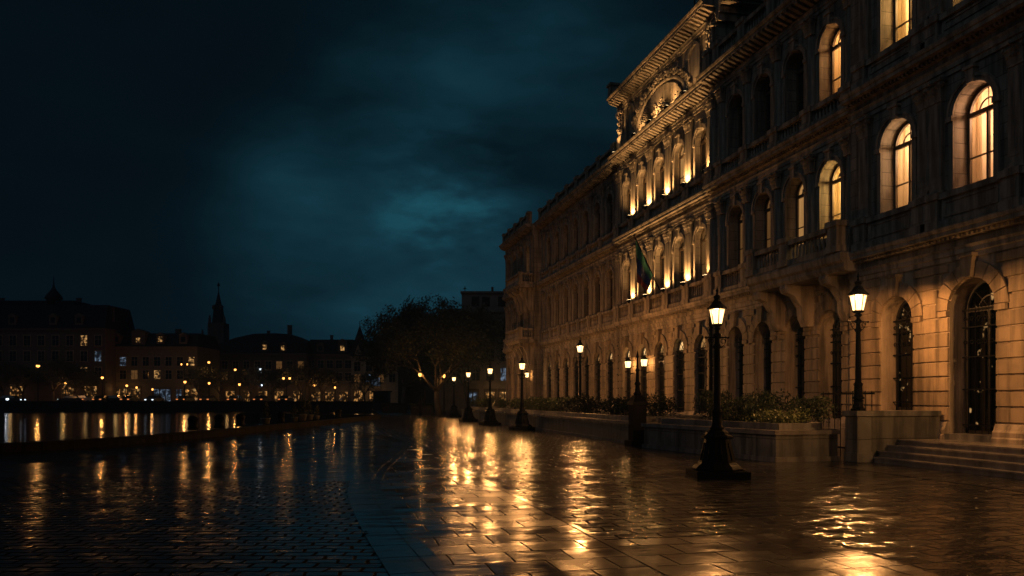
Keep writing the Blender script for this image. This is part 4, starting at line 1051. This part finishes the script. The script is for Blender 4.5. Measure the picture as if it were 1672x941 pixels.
def facade_windows(t, xs, zs, w, h, lit):
    for j, z in enumerate(zs):
        for i, x in enumerate(xs):
            f = inst('window', flat_win(w, h), t, (x, -.01, z)); inst('pane', flat_pane(w, h, lit.get((i, j), 'glass')), f, (0, -.02, 0))
def shopfront(t, x, w, h, mat='shop'):
    q = MB(); q.box(x-w/2, x+w/2, -.06, -.02, .25, h); s = q.build('shop_window', M[mat], t)
    q = MB(); n = max(2, int(w/1.1))
    for k in range(n+1):
        xx = x-w/2+w*k/n; q.box(xx-.09, xx+.09, -.1, -.015, 0, h)
    q.box(x-w/2-.15, x+w/2+.15, -.14, -.015, h, h+.45); q.box(x-w/2, x+w/2, -.1, -.015, 0, .3); q.build('shop_frame', M['plasterC'], s)
    if mat == 'shop': light('POINT', 'shop_light', (x, -2.0, 2.6), 22, (1.0, .58, .2), t, .3)
    return s
def house(label, u0, u1, D, vtop, mat, roof=2.5, name='house', rmat='slate', z0=.75, depth=12):
    """box house facing the pond between bearings u0..u1; returns root, width, wall height"""
    p = at(u0, D, z0); w = (u1-u0)*D/FPX; h = EYE+(HZ-vtop)*D/FPX-z0
    t = thing(name, label, 'house', p, -YAW, 'houses across the water')
    q = MB(); q.box(0, w, 0, depth, 0, h); q.box(-.15, w+.15, -.35, .0, h-.45, h); q.box(-.05, w+.05, -.12, .0, 3.9, 4.15); q.build('wall', M[mat], t)
    r = None
    if roof:
        q = MB(); q.add([(-.2, -.45, h), (w+.2, -.45, h), (w+.2, depth, h), (-.2, depth, h), (.3, 1.6, h+roof), (w-.3, 1.6, h+roof), (w-.3, depth-1.6, h+roof), (.3, depth-1.6, h+roof)],
                        [(0, 1, 5, 4), (1, 2, 6, 5), (2, 3, 7, 6), (3, 0, 4, 7), (4, 5, 6, 7)]); r = q.build('roof', M[rmat], t)
    return t, w, h, r
def chimney(r, x, y, z, w=.5, h=1.6):
    q = MB(); q.box(x-w, x+w, y-w*.6, y+w*.6, z-1, z+h); q.box(x-w-.08, x+w+.08, y-w*.6-.08, y+w*.6+.08, z+h, z+h+.15); q.build('chimney', M['brickA'], r)
def dormer(r, x, z, w=1.5, h=1.7, lit='glass', mat='plasterC'):
    q = MB(); q.box(x-w/2, x+w/2, -.25, 2.0, z, z+h); q.add([(x-w/2-.15, -.4, z+h), (x+w/2+.15, -.4, z+h), (x, -.4, z+h+.55), (x-w/2-.15, 2, z+h), (x+w/2+.15, 2, z+h), (x, 2, z+h+.55)], [(0, 1, 2), (5, 4, 3), (0, 2, 5, 3), (2, 1, 4, 5)])
    d = q.build('dormer', M[mat], r); inst('pane', flat_pane(.8, 1.0, lit), d, (x, -.29, z+.4))
# domed corner house
DA = 152
t, w, h, r = house('dark corner house with mansard roof and small domed turret', -130, 172, DA, 536, 'brickA', 4.6)
xs = [w*(i+.5)/13 for i in range(13)]
facade_windows(t, xs, [4.9, 8.0, 11.0], 1.25, 1.9, {(11, 2): 'farwin', (11, 0): 'farwin', (12, 1): 'farwinblue'})
for x, l in ((w*.72, 'glass'), (w*.86, 'glass'), (w*.5, 'glass')): dormer(r, x, h+.6, lit=l)
tx = (73+130)*DA/FPX
q = MB(); q.lathe([(1.3, 0), (1.3, 1.6), (1.55, 1.7), (1.6, 1.9), (1.2, 2.6), (.7, 3.2), (.25, 3.9), (.1, 4.6), (.04, 6.2)], 12, (tx, 3, h+4.2)); q.build('turret', M['slate'], r)
for x in (w*.93, w*.99): chimney(r, x, 3, h+2.5)
q = MB(); q.box(w*.3, w*.80, 2, 8, h+4.4, h+5.5); q.build('roof_house', M['slate'], r)
for x in (w*.35, w*.62, w*.78): chimney(r, x, 5, h+5.2, .4, 1.0)
for x in (w*.80, w*.92, w*.52): shopfront(t, x, 2.6, 3.2)
t, w, h, r = house('plain dark row at the outer end of the waterfront before the domed house', -420, -132, 154, 560, 'plasterC', 3.0)
facade_windows(t, [w*(i+.5)/12 for i in range(12)], [4.7, 7.4], 1.2, 1.7, {(3, 1): 'farwin', (8, 0): 'farwin'})
for x in (w*.2, w*.55, w*.8): shopfront(t, x, 2.4, 2.8)
# ochre row
t, w, h, r = house('ochre four storey row house with lit shops and a gabled attic window', 173, 322, 156, 566, 'plasterB', 2.7)
xs = [w*(i+.5)/8 for i in range(8)]
facade_windows(t, xs, [4.7, 7.3], 1.2, 1.7, {(0, 1): 'farwin', (1, 1): 'farwinblue', (4, 0): 'farwin', (2, 0): 'litfaint', (7, 1): 'farwin'})
for x, l in ((w*.12, 'glass'), (w*.6, 'farwin'), (w*.85, 'glass')): dormer(r, x, h+.5, lit=l)
dormer(r, w*.36, h+.3, 2.6, 2.6, 'farwin'); chimney(r, w*.7, 4, h+2)
for x in (w*.16, w*.3, w*.93): shopfront(t, x, 3.0, 2.8)
shopfront(t, w*.62, 3.4, 2.7, 'farwinblue'); shopfront(t, w*.8, 1.2, 2.7, 'farwinblue')
# church with spire
DC = 200
p = at(352, DC, .75); t = thing('church', 'dark church with a slender needle spire and four corner pinnacles', 'church', p, -YAW)
k = DC/FPX; zz = lambda v: EYE+(HZ-v)*k-.75
q = MB(); q.box(-13*k, 13*k, 0, 26*k, 0, zz(527)); q.box(-32*k, 45*k, 4, 20, 0, zz(557)); q.build('tower', M['brickA'], t)
q = MB(); q.frus(0, 13*k, zz(527), zz(500), 8*k, 8*k, 5.5*k, 5.5*k); q.frus(0, 13*k, zz(500), zz(497), 6.6*k, 6.6*k, 5.5*k, 5.5*k); q.frus(0, 13*k, zz(497), zz(476), 4*k, 4*k, .7*k, .7*k); q.lathe([(.1, zz(476)), (.08, zz(466)), (.35, zz(465)), (.35, zz(464)), (.02, zz(459))], 8, (0, 13*k, 0)); q.build('spire', M['slate'], t)
for x, vt, vb in ((-12, 514, 530), (12, 516, 530), (-24, 538, 560), (18, 538, 552), (-6, 497, 505), (6, 497, 505)):
    q = MB(); q.frus(x*k, 1.0, zz(vb), zz((vt*.5+vb*.5)), 1.6*k, 1.6*k, 1.6*k, 1.6*k); q.frus(x*k, 1.0, zz(vt*.5+vb*.5), zz(vt), 2*k, 2*k, .1, .1); q.build('pinnacle', M['brickA'], t)
q = MB()
for x in (-6, 6): q.box((x-1.6)*k, (x+1.6)*k, -.06, -.02, zz(552), zz(536))
q.build('louvre', M['darkframe'], t)
# big grey roof
t, w, h, r = house('dark brick range under a big curved grey roof with a tall chimney', 323, 500, 170, 577, 'brickA', 0)
q = MB(); P = [(0, 0), (.05, 1.2), (.18, 2.0), (.33, 3.4), (.5, 4.3), (.7, 4.4), (.83, 4.2), (1.0, 2.5), (1.0, 0)]
q.add([(x*w, -.4+.45*z, h+z) for x, z in P] + [(x*w, 12-.3*z, h+z) for x, z in P], [tuple(range(9)), tuple(reversed(range(9, 18)))] + [(i, 9+i, 9+(i+1) % 9, (i+1) % 9) for i in range(9)])
r = q.build('roof', M['slate'], t)
chimney(r, w*.80, 4, h+4.2, .45, 2.0); chimney(r, w*.6, 4, h+4.2, .3, .8)
xs = [w*(i+.5)/10 for i in range(10)]
facade_windows(t, xs, [4.7, 7.2], 1.2, 1.6, {(9, 1): 'litfaint', (2, 0): 'litfaint', (7, 1): 'litfaint'})
dormer(r, w*.62, h+.4, lit='farwin'); dormer(r, w*.79, h+.2, lit='farwin')
for x in (w*.1, w*.3, w*.45, w*.6, w*.75, w*.92): shopfront(t, x, 2.0, 2.4)
# long dark row
t, w, h, r = house('long dark brick row with low roof behind the bare quay trees', 501, 576, 172, 578, 'plasterC', 3.2)
facade_windows(t, [w*(i+.5)/5 for i in range(5)], [4.7, 7.4], 1.3, 1.7, {})
dormer(r, w*.78, h+.3, 2.0, 2.4, 'farwin'); dormer(r, w*.3, h+.3); chimney(r, w*.45, 4, h+3, .3, 1.2)
for x in (w*.2, w*.5, w*.8): shopfront(t, x, 2.0, 2.3)
# pale gabled house
t, w, h, r = house('pale sandstone house with pointed turret and stepped gable', 574, 650, 158, 582, 'plasterE', 3.0)
facade_windows(t, [w*(i+.5)/4 for i in range(4)], [3.9, 6.3], 1.2, 1.8, {(0, 0): 'litfaint', (1, 0): 'farwinblue', (2, 0): 'litfaint'})
k = 158/FPX
q = MB(); q.frus(11*k, 1.6, h-.2, h+6*k, 11*k, 11*k, 11*k, 11*k); q.frus(11*k, 1.6, h+6*k, h+50*k, 13*k, 13*k, .08, .08); q.tube([(11*k, 1.6, h+47*k), (11*k, 1.6, h+59*k)], .07, 5); q.build('turret', M['slate'], r)
q = MB(); q.add([(4*k, -.3, h), (18*k, -.3, h), (11*k, -.3, h+19*k), (4*k, .3, h), (18*k, .3, h), (11*k, .3, h+19*k)], [(0, 1, 2), (5, 4, 3), (0, 3, 4, 1), (1, 4, 5, 2), (2, 5, 3, 0)]); q.build('gable', M['plasterE'], r)
q = MB(); q.box(33*k, 46*k, -.5, -.1, 3.6, 5.1); q.box(32*k, 47*k, -.55, -.05, 3.4, 3.6); q.build('bay_window', M['farwinblue'], t)
for x in (w*.15, w*.5): shopfront(t, x, 2.2, 2.4)
# block closing the view beyond the palace
t, w, h, r = house('grey rose apartment block with flat attic behind the big tree', 715, 905, 112, 505, 'plasterF', 0, z0=0)
facade_windows(t, [w*(i+.6)/8 for i in range(8)], [4.2, 6.9, 9.4], 1.15, 1.75, {(5, 0): 'litfaint', (4, 0): 'farwinblue'})
q = MB(); zt = EYE+(HZ-477)*112/FPX; q.box(w*.2, w, 1.2, 12, h, zt); q.box(w*.19, w, .9, 12, zt, zt+.25); a_ = q.build('attic', M['plasterF'], t)
for x in (w*.32, w*.41, w*.55): inst('pane', flat_pane(1.1, 1.4, 'glass'), a_, (x, 1.17, h+.5))
q = MB(); q.box(w*.455, w*.475, 2, 2.5, zt, zt+1.0); q.build('chimney', M['brickA'], a_)
q = MB(); q.tube([(w*.225, 2, zt), (w*.225, 2, zt+1.1)], .06, 6); q.lathe([(.22, zt+.7), (.22, zt+.8)], 8, (w*.225, 2, 0)); q.build('vent', M['iron'], a_)
for x, m_ in ((w*.45, 'shop'), (w*.57, 'shop'), (w*.3, 'farwinblue')): shopfront(t, x, 1.5, 2.6, m_)

t, w, h, r = house('unlit dark house glimpsed between the trunks of the big trees', 640, 765, 165, 580, 'brickA', 3.0, z0=0)
facade_windows(t, [w*(i+.5)/6 for i in range(6)], [3.6, 6.4], 1.2, 1.7, {})
# ------------------------------------------------------------------ trees
def tree_meshes(seed, H, spread, levels=6, leaf_n=5200, leaf=.11, trunk_r=.28, fork=.24):
    rg = random.Random(seed); tr = MB(); cw = MB(); ends = []
    def grow(p, d, ln, r, lv):
        n = 3; pts = [p]; q = p; dd = d
        for i in range(n):
            dd = (dd+Vector((rg.gauss(0, .13), rg.gauss(0, .13), rg.gauss(0, .08)+(.05 if lv > 1 else 0)))).normalized(); q = q+dd*ln/n; pts.append(q)
        r1 = r*.66; rs = [r+(r1-r)*i/n for i in range(n+1)]
        tr.tube(pts, rs, 7 if lv < 2 else (5 if lv < 4 else 3))
        if lv >= levels: ends.append(q); return
        if lv >= levels-2: ends.append(pts[2])
        nb = rg.choice((2, 3, 3)) if lv else 5
        for k in range(nb):
            a = 2*PI*(k+rg.random()*.7)/nb; sp = rg.uniform(.45, .85)*spread if lv else rg.uniform(.5, .95)*spread
            x = dd.cross(Vector((.3, .2, 1))).normalized(); y = dd.cross(x)
            nd = (dd+(x*math.cos(a)+y*math.sin(a))*sp).normalized(); nd.z = max(nd.z, -.12); nd.normalize()
            grow(q if (lv == 0 or k) else pts[2], nd, ln*rg.uniform(.68, .88) if lv else H*.23, r1*rg.uniform(.6, .82), lv+1)
    grow(Vector((0, 0, -.1)), Vector((0, 0, 1)), H*fork, trunk_r, 0)
    for _ in range(leaf_n):
        p = rg.choice(ends)+Vector((rg.gauss(0, .3), rg.gauss(0, .3), rg.gauss(0, .24)))*(H/11)
        a = Vector((rg.gauss(0, 1), rg.gauss(0, 1), rg.gauss(0, 1))).normalized(); x = a.orthogonal().normalized(); y = a.cross(x); s = leaf*rg.uniform(.5, 1.3)
        cw.add([p-x*s*1.3, p-y*s*.5, p+x*s*1.3, p+y*s*.5], [(0, 1, 2, 3)])
    return tr.mesh('trunk', M['bark']), cw.mesh('crown', M['leaf'], False)
TA = tree_meshes(4, 11.5, .95, 6, 22000, .10, .34, .22); TB = tree_meshes(9, 11.5, .9, 6, 16000, .13, .34, .26); TCM = tree_meshes(21, 8.5, .9, 5, 2600, .15, .24, .26)
def tree(me, loc, rz, sc, label, cat='tree', group='trees around the pond'):
    t = thing('broad_tree', label, cat, loc, rz, group); t.scale = (sc[0], sc[0], sc[1])
    inst('trunk', me[0], t, (0, 0, 0)); inst('crown', me[1], t, (0, 0, 0)); return t
tree(TA, at(716, 82, 0), 1.2, (1.05, 1.0), 'big spreading tree with lamp lit bare lower branches beside the palace')
tree(TB, at(660, 100, 0), 0, (1.1, 1.1), 'dense dark tree standing over the trimmed hedge by the water')
tree(TB, at(764, 94, 0), 2.3, (1.05, 1.06), 'dense dark tree just before the grey rose apartment block')
tree(TB, at(690, 108, 0), 4.0, (1.15, 1.22), 'tallest dark tree behind the big lamp lit one')
for u, D, s, lb in ((8, 147, 1.1, 'bare quay tree at the white lamp by the water'), (86, 147, 1.15, 'forked quay tree beside the tallest quay lamp'), (119, 149, .95, 'quay tree before the lit arches of the domed house'),
                    (143, 150, .9, 'smaller quay tree before the corner of the domed house'), (324, 147, .95, 'quay tree beside the church tower'), (362, 149, .9, 'quay tree just past the church spire'), (409, 148, .95, 'quay tree before the big grey roof'),
                    (440, 149, .85, 'slim quay tree near the pale white lamps'), (488, 146, 1.0, 'quay tree beside the twin headed lamp'), (528, 149, .9, 'quay tree before the long dark row'), (40, 150, 1.0, 'quay tree between the white lamp and the tallest lamp'), (596, 138, .75, 'low tree hiding the pale gabled house')):
    tree(TCM, at(u, D, .75), u*.37, (s, s*.92), lb, 'tree', 'bare trees on the far quay')
# trimmed hedge and kiosk by the trees
def hedge(label, u0, u1, D, h):
    p0, p1 = at(u0, D, 0), at(u1, D, 0); w = (p1-p0).length; rg = random.Random(int(u0)); mb = MB()
    leaf_cloud(mb, 2200, lambda: (rg.uniform(0, w), rg.uniform(0, 1.2), rg.uniform(.05, h) if rg.random() < .5 else h-rg.random()**2*.2), .07, rg)
    t = thing('hedge', label, 'hedge', p0, -YAW); mb.build('foliage', M['hedge'], t, recalc=False); q = MB(); q.box(.2, w-.2, .25, .95, 0, h-.25); q.build('inner_twigs', M['soil'], t)
hedge('trimmed dark hedge under the single lamp in the branches', 668, 710, 84, 1.15); hedge('longer trimmed hedge under the dense tree by the water', 622, 664, 96, 1.1)
t = thing('kiosk', 'dark closed kiosk at the water end of the plaza', 'kiosk', at(609, 118, 0), -YAW)
q = MB(); q.box(0, 2.3, 0, 2, 0, 2.6); q.build('body', M['carpaint'], t); q = MB(); q.box(-.2, 2.5, -.3, 2.2, 2.6, 2.8); q.build('roof', M['slate'], t); q = MB(); q.box(.3, 1.9, -.05, -.01, 1.1, 2.1); q.build('shutter', M['iron'], t)

# bollards and small conifers on the pond rim
bo = MB(); bo.lathe([(.24, 0), (.24, .08), (.19, .12), (.2, .4), (.24, .44), (.22, .5), (.12, .6), (0, .63)], 10); BO = bo.mesh('bollard', M['iron'])
co = shrub_mesh(90, .28, .28, 1.1, 700, .05)
for i, p in enumerate(co.v):
    k = max(.08, 1-p[2]/1.25); co.v[i] = (p[0]*k*1.3, p[1]*k*1.3, p[2])
CO = co.mesh('foliage', M['leaf'], False)
tb = MB(); tb.lathe([(.2, 0), (.26, .28), (.28, .3)], 10); TB_ = tb.mesh('pot', M['granite'])
def rimpt(u, v=0):
    best = min(RIM, key=lambda p: abs(((Vector((*p, 0))).dot(RV)/max(.1, Vector((*p, 0)).dot(FV)))*FPX+836-u)); return Vector((best[0]-.25, best[1]+.1, .37))
for u, lb in ((323, 'squat iron bollard on the pond rim, lowest along the curve'), (366, 'second squat bollard along the pond rim from the near side'), (408, 'third squat bollard along the pond rim before the tall conifer'), (470, 'squat bollard between the two potted conifers on the pond rim'), (560, 'squat bollard at the far tip of the pond rim')):
    o = bpy.data.objects.new('bollard', BO); COL.objects.link(o); o.location = rimpt(u); tag(o, lb, 'bollard', 'bollards on the pond rim')
for u, s, lb in ((447, 1.0, 'pointed potted conifer on the pond rim beside the third bollard'), (486, .8, 'small potted conifer on the pond rim before the conifer clump'), (498, 1.25, 'tallest potted conifer in the clump on the pond rim'), (505, 1.0, 'conifer just past the tallest one in the clump on the rim'), (513, 1.1, 'broad potted conifer at the far side of the clump'), (521, .8, 'smallest potted conifer past the clump on the pond rim')):
    t = thing('potted_conifer', lb, 'potted plant', rimpt(u), u, 'potted conifers on the pond rim'); t.scale = (s, s, s)
    inst('foliage', CO, t, (0, 0, .25)); inst('pot', TB_, t, (0, 0, 0))

# parked cars on the far quay
def car_proto(paint):
    t = thing('parked_car', 'x', 'car', (0, 0, 0), 0, 'cars parked along the far quay')
    P = [(-2.1, .3), (-2.15, .7), (-1.95, .92), (-1.45, .98), (-1.0, 1.4), (.55, 1.45), (1.15, .98), (1.95, .85), (2.12, .62), (2.1, .3)]
    q = MB(); n = len(P)
    def W(z): return .86 if z < 1.0 else .68
    q.add([(x, -W(z), z) for x, z in P]+[(x, W(z), z) for x, z in P], [tuple(range(n)), tuple(reversed(range(n, 2*n)))]+[(i, n+i, n+(i+1) % n, (i+1) % n) for i in range(n)])
    q.build('body', M[paint], t)
    q = MB()
    for sg in (-1, 1): q.add([(-1.3, sg*.80, 1.0), (1.0, sg*.80, 1.0), (.5, sg*.705, 1.38), (-.95, sg*.705, 1.36)], [(0, 1, 2, 3)])
    q.add([(1.1, -.7, 1.01), (1.1, .7, 1.01), (.6, .62, 1.42), (.6, -.62, 1.42)], [(0, 1, 2, 3)]); q.add([(-1.42, -.7, 1.02), (-1.42, .7, 1.02), (-1.04, .62, 1.38), (-1.04, -.62, 1.38)], [(0, 1, 2, 3)])
    q.build('window', M['glass'], t, recalc=False)
    for x in (-1.3, 1.3):
        for y in (-.8, .8):
            q = MB(); q.add([(x+.32*math.cos(a*PI/6), y+s, .32+.32*math.sin(a*PI/6)) for s in (-.1, .1) for a in range(12)], [tuple(range(12)), tuple(reversed(range(12, 24)))]+[(i, (i+1) % 12, 12+(i+1) % 12, 12+i) for i in range(12)]); q.build('wheel', M['tyre'], t)
    for y in (-.62, .62):
        q = MB(); q.box(-2.2, -2.12, y-.16, y+.16, .68, .84); q.build('tail_light', M['tail'], t)
    return t
CARS = [('dark car with bright white headlights below the arches', 118, 141, PI, 'carpaint', 'h'), ('silver car parked broadside below the lit arches', 136, 141.5, 0, 'carpale', ''), ('dark saloon with glowing tail lights by the quay corner lamp', 168, 141, PI/2, 'carpaint', ''),
        ('dark car parked broadside before the ochre row', 188, 142, 0, 'carpaint', ''), ('dark car seen from behind beside the small shop lamps', 213, 141, PI/2, 'carpaint', ''), ('car with white headlights before the blue lit shop', 252, 141, -PI/2, 'carpaint', 'h'), ('dark car with lit tail lights below the bright quay lamp', 303, 140, PI/2, 'carpaint', ''),
        ('dark car with lit tail lights below the church spire', 341, 140, PI/2, 'carpaint', ''), ('dark car with tail lights on past the low quay lamp', 385, 140, PI/2, 'carpaint', ''), ('dark car with tail lights on below the pale white lamps', 427, 140, PI/2, 'carpaint', ''), ('dark car with tail lights on below the twin headed lamp', 467, 140, PI/2, 'carpaint', ''), ('dark van like car at the white quay light by the domed house', 18, 141, 0, 'carpaint', '')]
protos = {}
for lb, u, D, rz, pt, hl in CARS:
    if pt not in protos: protos[pt] = c = car_proto(pt)
    else: c = copy_tree(protos[pt])
    c.location = at(u, D, .75); c.rotation_euler = (0, 0, rz-YAW); c['label'] = lb
    if hl:
        for y in (-.62, .62):
            q = MB(); q.box(2.08, 2.16, y-.14, y+.14, .6, .78); q.build('headlight', M['headlight'], c)
far_lamp('bluish white lamp low on the quay by the domed house', 12, 137, 652, .75, 30, 'whitelamp', False, .25)

# wet leaves blown over the paving
lv = MB(); rg = random.Random(8)
for _ in range(90):
    x, y = rg.uniform(-6, 13), 6+28*rg.random()**1.4; a = rg.uniform(0, 6.28); k = rg.uniform(.03, .06)
    lv.add([(x+k*math.cos(a), y+k*math.sin(a), .022), (x+k*.5*math.cos(a+1.5), y+k*.5*math.sin(a+1.5), .03+rg.random()*.015), (x-k*math.cos(a), y-k*math.sin(a), .022), (x-k*.5*math.cos(a+1.5), y-k*.5*math.sin(a+1.5), .024)], [(0, 1, 2), (0, 2, 3)])
lv.build('fallen_leaves', M['leaf'], recalc=False, kind='stuff')

# damp night air
hz = MB(); hz.box(-700, 500, -300, 600, -2.6, 36)
ho = hz.build('haze', None, kind='stuff'); hm = bpy.data.materials.new('damp_air'); hm.use_nodes = True; nt = hm.node_tree; nt.nodes.clear()
o_ = N(nt, 'ShaderNodeOutputMaterial'); pv = N(nt, 'ShaderNodeVolumePrincipled'); pv.inputs['Density'].default_value = HAZE; pv.inputs['Color'].default_value = (.30, .55, 1.0, 1); pv.inputs['Anisotropy'].default_value = .35
L(nt, pv, 0, o_, 'Volume'); ho.data.materials.append(hm)
